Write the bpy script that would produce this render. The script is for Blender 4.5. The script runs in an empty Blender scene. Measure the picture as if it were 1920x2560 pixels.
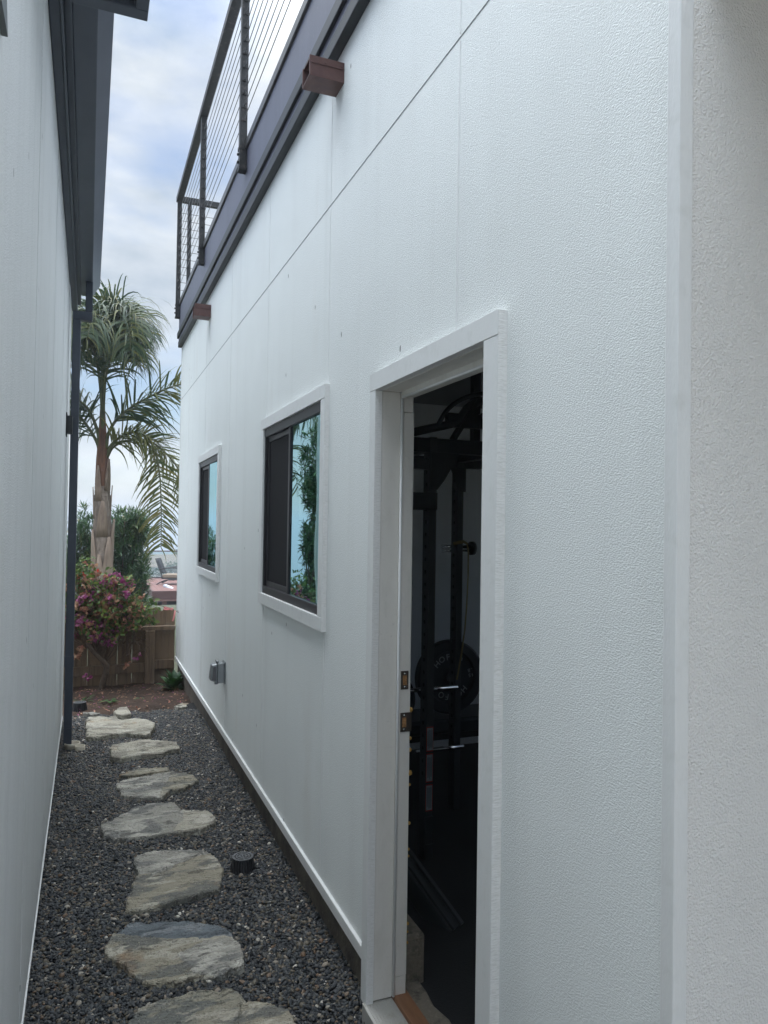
import bpy, math, random
from mathutils.geometry import delaunay_2d_cdt
from mathutils import Vector, Matrix, Euler, noise as nz
import numpy as np
R = random.Random(7)
rad = math.radians

# ------------------------------------------------------------------ camera, sky, sun, exposure
sc = bpy.context.scene
C = sc.collection
cam = bpy.data.cameras.new('camera'); co = bpy.data.objects.new('camera', cam); C.objects.link(co)
right = Vector((0.92836139, -0.37136804, 0.01519579))
up = Vector((-0.02078042, -0.01104067, 0.9997231))
fwd = Vector((0.37109744, 0.9284201, 0.01796692))
mw = Matrix((( right.x, up.x, -fwd.x, 0), (right.y, up.y, -fwd.y, 0), (right.z, up.z, -fwd.z, 1.72), (0, 0, 0, 1)))
co.matrix_world = mw
cam.sensor_fit = 'VERTICAL'; cam.sensor_height = 36; cam.lens = 1850 / 2560 * 36
cam.clip_start = 0.02; cam.clip_end = 20000
sc.camera = co
sc.view_settings.view_transform = 'Standard'; sc.view_settings.look = 'None'
sc.view_settings.gamma = 1; sc.view_settings.use_curve_mapping = False
sc.view_settings.exposure = 0.54
SUN_EL, SUN_AZ = 66, 5       # degrees; azimuth from +Y towards -X
w = bpy.data.worlds.new('World'); sc.world = w; w.use_nodes = True
nt = w.node_tree; N = nt.nodes; L = nt.links; N.clear()
out = N.new('ShaderNodeOutputWorld'); bg = N.new('ShaderNodeBackground')
sky = N.new('ShaderNodeTexSky'); sky.sky_type = 'NISHITA'; sky.sun_disc = False
sky.sun_elevation = rad(SUN_EL); sky.sun_rotation = rad(-SUN_AZ)
tc = N.new('ShaderNodeTexCoord')
mp = N.new('ShaderNodeMapping'); mp.inputs['Scale'].default_value = (1, 1, 2.4); mp.inputs['Location'].default_value = (0.35, 0.1, 0.55)
n1 = N.new('ShaderNodeTexNoise'); n1.inputs['Scale'].default_value = 2.1; n1.inputs['Detail'].default_value = 7; n1.inputs['Roughness'].default_value = .52; n1.inputs['Distortion'].default_value = .25
n2 = N.new('ShaderNodeTexNoise'); n2.inputs['Scale'].default_value = 4.3; n2.inputs['Detail'].default_value = 6; n2.inputs['Roughness'].default_value = .55
L.new(tc.outputs['Generated'], mp.inputs['Vector']); L.new(mp.outputs[0], n1.inputs['Vector']); L.new(mp.outputs[0], n2.inputs['Vector'])
r1 = N.new('ShaderNodeMapRange'); r1.inputs['From Min'].default_value = .42; r1.inputs['From Max'].default_value = .58; r1.inputs['To Min'].default_value = .2; r1.inputs['To Max'].default_value = 1
L.new(n1.outputs['Fac'], r1.inputs['Value'])
r2 = N.new('ShaderNodeMapRange'); r2.inputs['From Min'].default_value = .35; r2.inputs['From Max'].default_value = .65
L.new(n2.outputs['Fac'], r2.inputs['Value'])
cc = N.new('ShaderNodeMix'); cc.data_type = 'RGBA'
cc.inputs['A'].default_value = (3.5, 4.15, 4.95, 1); cc.inputs['B'].default_value = (6.5, 6.85, 7.2, 1)
L.new(r2.outputs[0], cc.inputs['Factor'])
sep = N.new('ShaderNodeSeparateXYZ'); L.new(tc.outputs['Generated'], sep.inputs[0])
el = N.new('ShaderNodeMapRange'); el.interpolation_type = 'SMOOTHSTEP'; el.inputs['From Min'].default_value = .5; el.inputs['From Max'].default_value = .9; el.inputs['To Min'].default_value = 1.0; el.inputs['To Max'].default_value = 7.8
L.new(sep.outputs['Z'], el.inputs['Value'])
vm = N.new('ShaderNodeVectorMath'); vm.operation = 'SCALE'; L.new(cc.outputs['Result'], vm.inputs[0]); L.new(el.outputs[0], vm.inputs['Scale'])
mx = N.new('ShaderNodeMix'); mx.data_type = 'RGBA'
hz = N.new('ShaderNodeMapRange'); hz.interpolation_type = 'SMOOTHSTEP'; hz.inputs['From Min'].default_value = .16; hz.inputs['From Max'].default_value = -.02; hz.inputs['To Max'].default_value = 1
L.new(sep.outputs['Z'], hz.inputs['Value'])
fm = N.new('ShaderNodeMath'); fm.operation = 'MAXIMUM'; L.new(r1.outputs[0], fm.inputs[0]); L.new(hz.outputs[0], fm.inputs[1])
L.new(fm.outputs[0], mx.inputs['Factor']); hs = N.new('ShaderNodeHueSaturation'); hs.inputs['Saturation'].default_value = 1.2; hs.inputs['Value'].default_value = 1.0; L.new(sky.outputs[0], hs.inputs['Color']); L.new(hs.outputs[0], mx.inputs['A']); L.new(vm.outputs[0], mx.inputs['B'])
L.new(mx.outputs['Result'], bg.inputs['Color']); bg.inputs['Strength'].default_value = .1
L.new(bg.outputs[0], out.inputs['Surface'])
sd = bpy.data.lights.new('sun', 'SUN'); sd.energy = 1.0; sd.angle = rad(40); sd.color = (1, .96, .9)
so = bpy.data.objects.new('sun', sd); C.objects.link(so)
sdir = Vector((-math.sin(rad(SUN_AZ)) * math.cos(rad(SUN_EL)), math.cos(rad(SUN_AZ)) * math.cos(rad(SUN_EL)), math.sin(rad(SUN_EL))))
so.rotation_euler = sdir.to_track_quat('Z', 'Y').to_euler(); so.location = (0, 0, 12)

# ------------------------------------------------------------------ materials
def mat(name, col, rough=.6, metal=0, spec=.5, noise=None, bump=None, island=None, coords='Object', extra=None):
    """noise=(scale, detail, darker colour, lo, hi, stretch) ; bump=(scale, distance, stretch) ; island=[colours]"""
    m = bpy.data.materials.new(name); m.use_nodes = True
    t = m.node_tree; n = t.nodes; l = t.links
    b = n['Principled BSDF']
    b.inputs['Base Color'].default_value = (*col, 1); b.inputs['Roughness'].default_value = rough
    b.inputs['Metallic'].default_value = metal; b.inputs['Specular IOR Level'].default_value = spec
    tc = n.new('ShaderNodeTexCoord')
    src = None
    if island:
        g = n.new('ShaderNodeNewGeometry'); cr = n.new('ShaderNodeValToRGB')
        cr.color_ramp.interpolation = 'LINEAR'
        els = cr.color_ramp.elements
        for i, c in enumerate(island):
            p = i / max(1, len(island) - 1)
            e = els[i] if i < 2 else els.new(p)
            e.position = p; e.color = (*c, 1)
        l.new(g.outputs['Random Per Island'], cr.inputs[0]); src = cr.outputs[0]
    for nz in (noise if isinstance(noise, list) else [noise] if noise else []):
        sc_, det, c2, lo, hi = nz[:5]; st = nz[5] if len(nz) > 5 else (1, 1, 1)
        mp = n.new('ShaderNodeMapping'); mp.inputs['Scale'].default_value = st
        l.new(tc.outputs[coords], mp.inputs[0])
        no = n.new('ShaderNodeTexNoise'); no.inputs['Scale'].default_value = sc_; no.inputs['Detail'].default_value = det; no.inputs['Roughness'].default_value = .6
        l.new(mp.outputs[0], no.inputs['Vector'])
        mr = n.new('ShaderNodeMapRange'); mr.inputs['From Min'].default_value = lo; mr.inputs['From Max'].default_value = hi
        l.new(no.outputs['Fac'], mr.inputs['Value'])
        mi = n.new('ShaderNodeMix'); mi.data_type = 'RGBA'
        l.new(mr.outputs[0], mi.inputs['Factor'])
        if src is None: mi.inputs['A'].default_value = (*col, 1)
        else: l.new(src, mi.inputs['A'])
        mi.inputs['B'].default_value = (*c2, 1); src = mi.outputs['Result']
    if src is not None: l.new(src, b.inputs['Base Color'])
    if bump:
        prev = None
        for bp in (bump if isinstance(bump, list) else [bump]):
            st = bp[2] if len(bp) > 2 else (1, 1, 1)
            mp = n.new('ShaderNodeMapping'); mp.inputs['Scale'].default_value = st
            l.new(tc.outputs[coords], mp.inputs[0])
            no = n.new('ShaderNodeTexNoise'); no.inputs['Scale'].default_value = bp[0]; no.inputs['Detail'].default_value = 2.5
            l.new(mp.outputs[0], no.inputs['Vector'])
            bu = n.new('ShaderNodeBump'); bu.inputs['Distance'].default_value = bp[1]; bu.inputs['Strength'].default_value = 1
            l.new(no.outputs['Fac'], bu.inputs['Height'])
            if prev: l.new(prev, bu.inputs['Normal'])
            prev = bu.outputs[0]
        l.new(prev, b.inputs['Normal'])
    if extra: extra(m, n, l, b, tc)
    return m

def specks(m, n, l, b, tc):
    # a few dark flecks and scuffs of grit stuck on the painted wall, each with its own shape
    cur = b.inputs['Base Color'].links[0].from_socket
    mp = n.new('ShaderNodeMapping'); mp.inputs['Scale'].default_value = (1, 1, .45)
    l.new(tc.outputs['Object'], mp.inputs[0])
    v = n.new('ShaderNodeTexVoronoi'); v.inputs['Scale'].default_value = 9; v.inputs['Randomness'].default_value = 1
    l.new(mp.outputs[0], v.inputs['Vector'])
    lt = n.new('ShaderNodeMath'); lt.operation = 'LESS_THAN'; lt.inputs[1].default_value = .045
    l.new(v.outputs['Distance'], lt.inputs[0])
    sp = n.new('ShaderNodeSeparateColor'); l.new(v.outputs['Color'], sp.inputs[0])
    gt = n.new('ShaderNodeMath'); gt.operation = 'GREATER_THAN'; gt.inputs[1].default_value = .62
    l.new(sp.outputs[0], gt.inputs[0])
    mu = n.new('ShaderNodeMath'); mu.operation = 'MULTIPLY'; l.new(lt.outputs[0], mu.inputs[0]); l.new(gt.outputs[0], mu.inputs[1])
    mi = n.new('ShaderNodeMix'); mi.data_type = 'RGBA'; l.new(mu.outputs[0], mi.inputs['Factor']); l.new(cur, mi.inputs['A'])
    mi.inputs['B'].default_value = (.2, .2, .19, 1); l.new(mi.outputs['Result'], b.inputs['Base Color'])

M = {}
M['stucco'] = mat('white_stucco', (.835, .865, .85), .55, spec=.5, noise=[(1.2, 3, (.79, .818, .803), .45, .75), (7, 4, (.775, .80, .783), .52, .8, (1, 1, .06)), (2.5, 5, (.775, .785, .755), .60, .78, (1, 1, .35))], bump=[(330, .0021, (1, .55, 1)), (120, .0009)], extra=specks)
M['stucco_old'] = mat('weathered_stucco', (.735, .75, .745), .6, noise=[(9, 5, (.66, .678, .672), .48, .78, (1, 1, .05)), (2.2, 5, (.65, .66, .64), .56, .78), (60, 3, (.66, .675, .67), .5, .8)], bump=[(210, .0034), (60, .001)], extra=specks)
M['stucco_warmlit'] = mat('stucco_with_warm_light', (.82, .81, .785), .6, noise=(1.5, 4, (.77, .76, .735), .45, .75), bump=[(240, .0042), (90, .0014)], extra=specks)  # same stucco as the side wall, warm front light tinted into its colour
M['trim'] = mat('white_trim_paint', (.78, .79, .78), .4, noise=[(25, 4, (.7, .71, .69), .55, .8)], bump=(220, .0006, (1, 1, .3)))
M['jamb'] = mat('cream_jamb_paint', (.74, .72, .67), .42, noise=[(12, 5, (.62, .60, .54), .55, .85, (1, 1, .4)), (90, 3, (.66, .64, .6), .62, .75)], bump=(60, .0008, (1, 1, .2)))
M['cut'] = mat('sawn_board_edge', (.82, .82, .80), .5, noise=[(60, 3, (.66, .66, .63), .45, .75, (1, 1, 6))], bump=(160, .002, (.3, .3, 3)))
M['slate'] = mat('slate_painted_eave', (.05, .06, .08), .45, noise=(6, 3, (.04, .048, .066), .4, .7))
M['slate_light'] = mat('slate_gutter', (.075, .088, .112), .38, noise=(5, 3, (.062, .074, .095), .4, .7))
M['fascia'] = mat('purple_grey_fascia', (.115, .12, .165), .45, noise=[(6, 5, (.09, .095, .13), .45, .75, (1, 1, .15)), (40, 3, (.14, .145, .185), .6, .75)])
M['darktrim'] = mat('charcoal_metal', (.018, .021, .024), .45, noise=(8, 3, (.012, .014, .016), .4, .7))
M['capbrown'] = mat('brown_metal_cap', (.085, .08, .075), .35, metal=.2, noise=(10, 3, (.05, .05, .05), .4, .7))
M['white_membrane'] = mat('white_roof_edge', (.8, .8, .8), .5)
M['railmetal'] = mat('dark_railing_steel', (.028, .028, .027), .5, metal=.3, noise=[(30, 5, (.11, .09, .08), .55, .75), (90, 3, (.02, .02, .02), .55, .7)], bump=(120, .001))
M['cable'] = mat('steel_cable', (.10, .10, .10), .4, metal=.6)
M['copper'] = mat('brown_painted_copper', (.125, .064, .055), .5, metal=.15, noise=[(18, 5, (.09, .045, .045), .45, .7), (60, 3, (.25, .14, .12), .66, .8)], bump=(40, .001))
M['winframe'] = mat('bronze_window_frame', (.028, .026, .03), .4, metal=.2)
M['screen'] = mat('insect_screen', (.012, .012, .014), .8, spec=.2, bump=(900, .0005))
M['stem'] = mat('damp_concrete_base', (.14, .12, .095), .9, noise=[(7, 5, (.06, .052, .045), .4, .7), (50, 3, (.20, .175, .14), .6, .8)], bump=(60, .006))
M['concrete'] = mat('rough_concrete', (.24, .21, .165), .9, noise=[(14, 5, (.07, .062, .05), .52, .7), (70, 4, (.33, .29, .23), .55, .75)], bump=(90, .005))
M['sill'] = mat('ribbed_aluminium_sill', (.52, .51, .48), .4, metal=.25, noise=(14, 5, (.36, .33, .28), .55, .75))
M['woodsill'] = mat('reddish_wood_sill', (.30, .15, .075), .45, noise=(20, 5, (.2, .095, .05), .4, .7, (1, .15, 1)))
M['brass'] = mat('worn_brass_plate', (.12, .10, .085), .35, metal=.7, noise=(40, 3, (.3, .25, .2), .6, .7))
M['rawwood'] = mat('raw_wood_in_mortise', (.42, .22, .09), .8, noise=(120, 3, (.2, .1, .04), .4, .7))
M['screw'] = mat('bright_screw', (.6, .6, .58), .25, metal=1)
M['foam'] = mat('yellow_expanding_foam', (.5, .30, .08), .9, bump=(60, .01))
M['roompaint'] = mat('room_wall_paint', (.66, .69, .71), .7, noise=(3, 2, (.62, .65, .67), .4, .7))
M['roomdark'] = mat('dark_ceiling_paint', (.2, .21, .22), .8)
M['rubber'] = mat('black_rubber_floor', (.018, .019, .02), .85, noise=(200, 2, (.05, .05, .05), .68, .72), bump=(150, .002))
M['gymblack'] = mat('black_powdercoat', (.018, .022, .026), .45)
M['gymgrey'] = mat('charcoal_powdercoat', (.04, .046, .05), .5)
M['plate'] = mat('black_rubber_plate', (.016, .019, .024), .55)
M['plateletter'] = mat('pale_grey_lettering', (.3, .33, .33), .6)
M['chrome'] = mat('polished_chrome', (.9, .9, .9), .12, metal=1)
M['bandyellow'] = mat('yellow_resistance_band', (.16, .115, .02), .6)
M['labelred'] = mat('red_sticker_border', (.45, .05, .04), .5)
M['labelwhite'] = mat('pale_sticker', (.4, .45, .48), .5)
M['labelink'] = mat('sticker_small_print', (.12, .14, .17), .6)
M['outletgrey'] = mat('grey_cast_outlet_cover', (.33, .355, .37), .3, metal=.55, noise=(30, 3, (.26, .28, .29), .5, .7))
M['outletclear'] = mat('smoky_cover_lid', (.12, .12, .13), .2, spec=.7)
M['pvc'] = mat('dirty_white_pvc', (.55, .5, .4), .5, noise=(20, 4, (.3, .26, .19), .5, .75))
M['drainblack'] = mat('black_plastic_grate', (.028, .029, .032), .38)
M['dirt'] = mat('reddish_garden_soil', (.078, .046, .03), .95, noise=[(5, 6, (.034, .021, .015), .45, .65), (60, 4, (.17, .10, .07), .62, .75)], bump=[(40, .03), (120, .01)])
M['under'] = mat('dark_gravel_bed', (.022, .022, .023), .95, bump=(80, .02))
M['land'] = mat('dry_green_land', (.09, .085, .05), .95, noise=(.05, 6, (.05, .07, .035), .4, .6))
M['forecourt'] = mat('brown_paved_forecourt', (.36, .31, .25), .9, noise=(3, 5, (.29, .25, .2), .45, .7))
M['sea'] = mat('sea_water', (.10, .17, .21), .3, bump=(.02, .5))
M['fence'] = mat('weathered_brown_boards', (.17, .115, .075), .85, island=[(.14, .095, .063), (.215, .148, .095), (.175, .118, .073), (.24, .175, .12)], noise=[(28, 6, (.08, .058, .043), .48, .75, (1, 1, .07)), (4, 4, (.26, .22, .175), .58, .8)], bump=(60, .004, (1, 1, .08)))
M['bark'] = mat('smooth_brown_bark', (.12, .085, .06), .85, noise=(30, 5, (.06, .045, .035), .45, .7), bump=(80, .006))
M['twig'] = mat('dry_twig', (.11, .075, .05), .9)
M['palmtrunk'] = mat('tan_palm_bark', (.27, .215, .175), .9, noise=[(7, 6, (.11, .08, .062), .48, .68, (1, 1, .35)), (16, 5, (.38, .33, .29), .56, .75, (1, 1, .2)), (30, 4, (.16, .09, .06), .6, .75, (1, 1, 3))], bump=[(14, .03, (1, 1, .4)), (70, .008, (1, 1, .3))])
M['palmfibre'] = mat('reddish_palm_fibre', (.19, .095, .06), .9, noise=(20, 5, (.09, .05, .035), .45, .7, (1, 1, .15)), bump=(60, .012, (1, 1, .1)))
M['palmboot'] = mat('tan_leaf_base', (.31, .235, .18), .85, noise=(14, 5, (.17, .12, .09), .45, .7, (1, 1, .2)), bump=(40, .008, (1, 1, .2)))
M['rachis'] = mat('olive_palm_stalk', (.10, .11, .045), .6, noise=(10, 3, (.07, .07, .03), .4, .7))

def leafmat(name, cols, rough=.5, trans=.25, spec=.4):
    m = mat(name, cols[0], rough, spec=spec, island=cols)
    t = m.node_tree; b = t.nodes['Principled BSDF']
    tr = t.nodes.new('ShaderNodeBsdfTranslucent'); ms = t.nodes.new('ShaderNodeMixShader'); ms.inputs[0].default_value = trans
    t.links.new(b.inputs['Base Color'].links[0].from_socket, tr.inputs[0])
    o = t.nodes['Material Output']
    t.links.new(b.outputs[0], ms.inputs[1]); t.links.new(tr.outputs[0], ms.inputs[2]); t.links.new(ms.outputs[0], o.inputs['Surface'])
    return m
M['palmleaf'] = leafmat('palm_leaflet', [(.030, .062, .028), (.055, .09, .036), (.038, .078, .036), (.17, .17, .045), (.055, .10, .045)], .42, .25, .5)
M['palmyellow'] = leafmat('yellowing_palm_leaflet', [(.06, .10, .035), (.16, .16, .045), (.10, .13, .04), (.22, .19, .06), (.08, .12, .04)], .5, .3)
M['oleander'] = leafmat('oleander_leaf', [(.038, .095, .040), (.078, .155, .058), (.052, .12, .05), (.115, .19, .07)], .4, .2, .5)
M['oleanderlight'] = leafmat('young_oleander_leaf', [(.06, .11, .04), (.11, .15, .05), (.15, .17, .06)], .45, .25)
M['cream'] = leafmat('cream_flower', [(.75, .68, .45), (.8, .75, .6)], .6, .3)
M['bleaf'] = leafmat('bougainvillea_leaf', [(.08, .14, .04), (.13, .21, .05), (.06, .10, .035), (.22, .28, .06)], .45, .3)
M['magenta'] = leafmat('magenta_bract', [(.42, .09, .25), (.28, .06, .18), (.52, .2, .32)], .6, .3)
M['tanbract'] = leafmat('faded_tan_bract', [(.46, .25, .14), (.55, .34, .22), (.42, .17, .13), (.34, .2, .12)], .7, .3)
M['coral'] = leafmat('coral_bract', [(.65, .10, .07), (.7, .16, .10)], .6, .3)
M['hosta'] = leafmat('broad_green_leaf', [(.03, .085, .028), (.05, .12, .035), (.06, .14, .045)], .35, .25, .5)
M['pinktape'] = mat('pink_flagging_tape', (.72, .25, .25), .45)
M['deckboard'] = mat('red_brown_deck_boards', (.20, .095, .078), .7, noise=[(3, 4, (.16, .075, .062), .4, .7, (1, .1, 1))])
M['deckface'] = mat('maroon_deck_fascia', (.10, .042, .038), .6)
M['deckdark'] = mat('dark_deck_beam', (.05, .03, .03), .7)
M['chairframe'] = mat('black_chair_frame', (.02, .02, .02), .5)
M['cushion'] = mat('tan_cushion', (.28, .22, .16), .85)
M['paleobj'] = mat('pale_plastic', (.6, .62, .66), .5)
M['housewall'] = mat('far_cream_wall', (.65, .62, .56), .8)
M['houseroof'] = mat('far_tile_roof', (.30, .2, .15), .8)
M['fartree'] = leafmat('far_tree_leaf', [(.04, .075, .035), (.06, .10, .05)], .6, .2)
M['grateTop'] = mat('lighter_grey_black_plastic', (.11, .115, .12), .4)  # top rings a lighter grey than the side bars
M['mesh_dark'] = mat('dark_vent_interior', (.012, .013, .015), .8)
M['lampgrey'] = mat('grey_vent_hood_paint', (.12, .14, .14), .5)

def glassmat():
    m = bpy.data.materials.new('tinted_window_glass'); m.use_nodes = True
    t = m.node_tree; n = t.nodes; l = t.links; n.clear()
    o = n.new('ShaderNodeOutputMaterial'); g = n.new('ShaderNodeBsdfGlossy'); g.inputs['Color'].default_value = (.42, .63, .66, 1); g.inputs['Roughness'].default_value = .012
    tr = n.new('ShaderNodeBsdfTransparent'); tr.inputs[0].default_value = (.35, .4, .4, 1)
    lw = n.new('ShaderNodeLayerWeight'); lw.inputs['Blend'].default_value = .45
    mr = n.new('ShaderNodeMapRange'); mr.inputs['To Min'].default_value = .25; mr.inputs['To Max'].default_value = 1.0; mr.inputs['From Max'].default_value = .8
    l.new(lw.outputs['Facing'], mr.inputs['Value'])
    tc = n.new('ShaderNodeTexCoord'); no = n.new('ShaderNodeTexNoise'); no.inputs['Scale'].default_value = 2.2; no.inputs['Detail'].default_value = 1
    bu = n.new('ShaderNodeBump'); bu.inputs['Distance'].default_value = .0015; l.new(tc.outputs['Object'], no.inputs['Vector']); l.new(no.outputs['Fac'], bu.inputs['Height']); l.new(bu.outputs[0], g.inputs['Normal'])
    ms = n.new('ShaderNodeMixShader'); l.new(mr.outputs[0], ms.inputs[0]); l.new(tr.outputs[0], ms.inputs[1]); l.new(g.outputs[0], ms.inputs[2]); l.new(ms.outputs[0], o.inputs['Surface'])
    return m
M['glass'] = glassmat()
def clearglass():
    m = bpy.data.materials.new('clear_guard_glass'); m.use_nodes = True
    t = m.node_tree; n = t.nodes; l = t.links; n.clear()
    o = n.new('ShaderNodeOutputMaterial'); g = n.new('ShaderNodeBsdfGlossy'); g.inputs['Roughness'].default_value = .02
    tr = n.new('ShaderNodeBsdfTransparent'); tr.inputs[0].default_value = (.86, .93, .93, 1)
    ms = n.new('ShaderNodeMixShader'); ms.inputs[0].default_value = .12
    l.new(tr.outputs[0], ms.inputs[1]); l.new(g.outputs[0], ms.inputs[2]); l.new(ms.outputs[0], o.inputs['Surface'])
    return m
M['clearglass'] = clearglass()
def pebblemat():
    m = bpy.data.materials.new('beach_pebble'); m.use_nodes = True
    t = m.node_tree; n = t.nodes; l = t.links; b = n['Principled BSDF']
    oi = n.new('ShaderNodeObjectInfo'); cr = n.new('ShaderNodeValToRGB'); cr.color_ramp.interpolation = 'LINEAR'
    cols = [(0, (.010, .012, .014)), (.3, (.021, .025, .029)), (.55, (.038, .044, .049)), (.72, (.068, .073, .074)), (.83, (.10, .086, .062)), (.92, (.14, .118, .085)), (.955, (.16, .095, .055)), (.985, (.30, .27, .22)), (1, (.6, .57, .5))]
    for i, (p, c) in enumerate(cols):
        e = cr.color_ramp.elements[i] if i < 2 else cr.color_ramp.elements.new(p)
        e.position = p; e.color = (*c, 1)
    l.new(oi.outputs['Random'], cr.inputs[0]); l.new(cr.outputs[0], b.inputs['Base Color'])
    b.inputs['Roughness'].default_value = .5; b.inputs['Specular IOR Level'].default_value = .45
    return m
M['pebble'] = pebblemat()
def stonemat(name, c1, c2, c3, c4):
    """split flagstone: layered sheets in several tones with hard edges, lichen-pale patches, rust, dark cracks"""
    dk = tuple(x * .42 for x in c1)
    return mat(name, c1, .8, noise=[(3.4, 5, c2, .47, .53, (1.0, 2.4, 1)), (5.5, 6, c3, .54, .60, (1, 2.7, 1)), (2.6, 4, c4, .60, .68), (7, 7, dk, .615, .64, (1, 2.2, 1)), (55, 5, tuple(x * .6 for x in c1), .58, .74), (130, 3, tuple(min(1, x * 1.5) for x in c1), .6, .75)], bump=[(22, .03, (1, 2.4, 1)), (60, .012), (160, .006)])
M['stone_a'] = stonemat('olive_grey_flagstone', (.30, .28, .215), (.15, .155, .14), (.42, .39, .32), (.40, .22, .10))
M['stone_b'] = stonemat('tan_grey_flagstone', (.34, .31, .235), (.17, .17, .15), (.47, .44, .36), (.30, .21, .13))
M['stone_c'] = stonemat('pale_grey_flagstone', (.36, .345, .30), (.19, .19, .175), (.50, .48, .42), (.38, .27, .18))
M['stone_d'] = stonemat('pale_cream_flagstone', (.46, .43, .35), (.29, .27, .22), (.58, .55, .47), (.42, .31, .20))
M['stone_e'] = stonemat('slate_blue_layer', (.15, .175, .19), (.09, .105, .118), (.25, .27, .28), (.14, .15, .16))

# ------------------------------------------------------------------ mesh helpers
class MB:
    def __init__(s): s.v = []; s.f = []; s.m = []; s.mi = 0; s.smooth = []; s.sm = False
    def add(s, vs, fs):
        o = len(s.v); s.v += [tuple(p) for p in vs]
        for f in fs: s.f.append([i + o for i in f]); s.m.append(s.mi); s.smooth.append(s.sm)
        return s
    def box(s, x0, x1, y0, y1, z0, z1):
        return s.add([(x0, y0, z0), (x1, y0, z0), (x1, y1, z0), (x0, y1, z0), (x0, y0, z1), (x1, y0, z1), (x1, y1, z1), (x0, y1, z1)],
                     [(0, 3, 2, 1), (4, 5, 6, 7), (0, 1, 5, 4), (1, 2, 6, 5), (2, 3, 7, 6), (3, 0, 4, 7)])
    def hexa(s, p): return s.add(p, [(0, 3, 2, 1), (4, 5, 6, 7), (0, 1, 5, 4), (1, 2, 6, 5), (2, 3, 7, 6), (3, 0, 4, 7)])
    def prism(s, pts, axis, a, b):
        """2-D outline pts extruded along axis (0,1,2) from a to b; pts are the two other coordinates in order"""
        def mk(p, c):
            q = list(p); q.insert(axis, c); return q
        n = len(pts); vs = [mk(p, a) for p in pts] + [mk(p, b) for p in pts]
        return s.add(vs, [tuple(range(n))[::-1], tuple(range(n, 2 * n))] + [(i, (i + 1) % n, n + (i + 1) % n, n + i) for i in range(n)])
    def bar(s, a, b, wx, wy=None):
        a = Vector(a); b = Vector(b); d = (b - a).normalized(); wy = wy or wx
        u = d.cross(Vector((0, 0, 1)));
        if u.length < .01: u = Vector((1, 0, 0))
        u.normalize(); v = d.cross(u).normalized(); u = u * wx / 2; v = v * wy / 2
        return s.hexa([a - u - v, a + u - v, a + u + v, a - u + v, b - u - v, b + u - v, b + u + v, b - u + v])
    def tube(s, pts, r, seg=8, cap=True):
        pts = [Vector(p) for p in pts]; n = len(pts); rs = r if hasattr(r, '__len__') else [r] * n
        vs = []; fs = []; pu = None
        for i, p in enumerate(pts):
            d = (pts[min(i + 1, n - 1)] - pts[max(i - 1, 0)]).normalized()
            if pu is None:
                u = d.cross(Vector((0, 0, 1)));
                if u.length < .05: u = d.cross(Vector((1, 0, 0)))
            else: u = pu - d * pu.dot(d)
            u.normalize(); pu = u; v = d.cross(u)
            for k in range(seg):
                a = 2 * math.pi * k / seg; vs.append(p + (u * math.cos(a) + v * math.sin(a)) * rs[i])
        for i in range(n - 1):
            for k in range(seg):
                k2 = (k + 1) % seg; fs.append((i * seg + k, i * seg + k2, (i + 1) * seg + k2, (i + 1) * seg + k))
        if cap: fs += [tuple(range(seg))[::-1], tuple(range((n - 1) * seg, n * seg))]
        old = s.sm; s.sm = True; s.add(vs, fs); s.sm = old
        return s
    def lathe(s, prof, c, seg=24, axis=2):
        """prof = [(r, h)...] around axis through c"""
        vs = []; n = len(prof)
        for r, h in prof:
            for k in range(seg):
                a = 2 * math.pi * k / seg; q = [r * math.cos(a), r * math.sin(a)]; q.insert(axis, h)
                vs.append((c[0] + q[0], c[1] + q[1], c[2] + q[2]))
        fs = [(i * seg + k, i * seg + (k + 1) % seg, (i + 1) * seg + (k + 1) % seg, (i + 1) * seg + k) for i in range(n - 1) for k in range(seg)]
        fs += [tuple(range(seg))[::-1], tuple(range((n - 1) * seg, n * seg))]
        return s.add(vs, fs)
    def build(s, name, mats, parent=None, bevel=0, loc=None):
        me = bpy.data.meshes.new(name); me.from_pydata(s.v, [], s.f)
        for m in (mats if isinstance(mats, list) else [mats]): me.materials.append(M[m])
        me.polygons.foreach_set('material_index', s.m); me.polygons.foreach_set('use_smooth', s.smooth); me.update()
        o = bpy.data.objects.new(name, me); C.objects.link(o)
        if parent: o.parent = parent
        if parent and parent.get('_off'): pass
        if loc: o.location = loc
        if bevel:
            b = o.modifiers.new('bevel', 'BEVEL'); b.width = bevel; b.segments = 2; b.limit_method = 'ANGLE'; b.angle_limit = rad(40)
        return o
def tag(o, label=None, cat=None, group=None, kind=None):
    if label: o['label'] = label
    if cat: o['category'] = cat
    if group: o['group'] = group
    if kind: o['kind'] = kind
    return o
def thing(name, loc, label, cat, group=None):
    o = bpy.data.objects.new(name, None); C.objects.link(o); o.empty_display_size = .1
    o.location = loc; return tag(o, label, cat, group)
def part(mb, name, mats, parent, bevel=0):
    """parent an object whose mesh is in world coordinates, keeping it in place"""
    o = mb.build(name, mats, None, bevel)
    p = parent; off = Vector((0, 0, 0))
    while p: off += Vector(p.location); p = p.parent
    o.parent = parent; me = o.data
    me.transform(Matrix.Translation(-off)); return o
def box(x0, x1, y0, y1, z0, z1): return MB().box(x0, x1, y0, y1, z0, z1)
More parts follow.
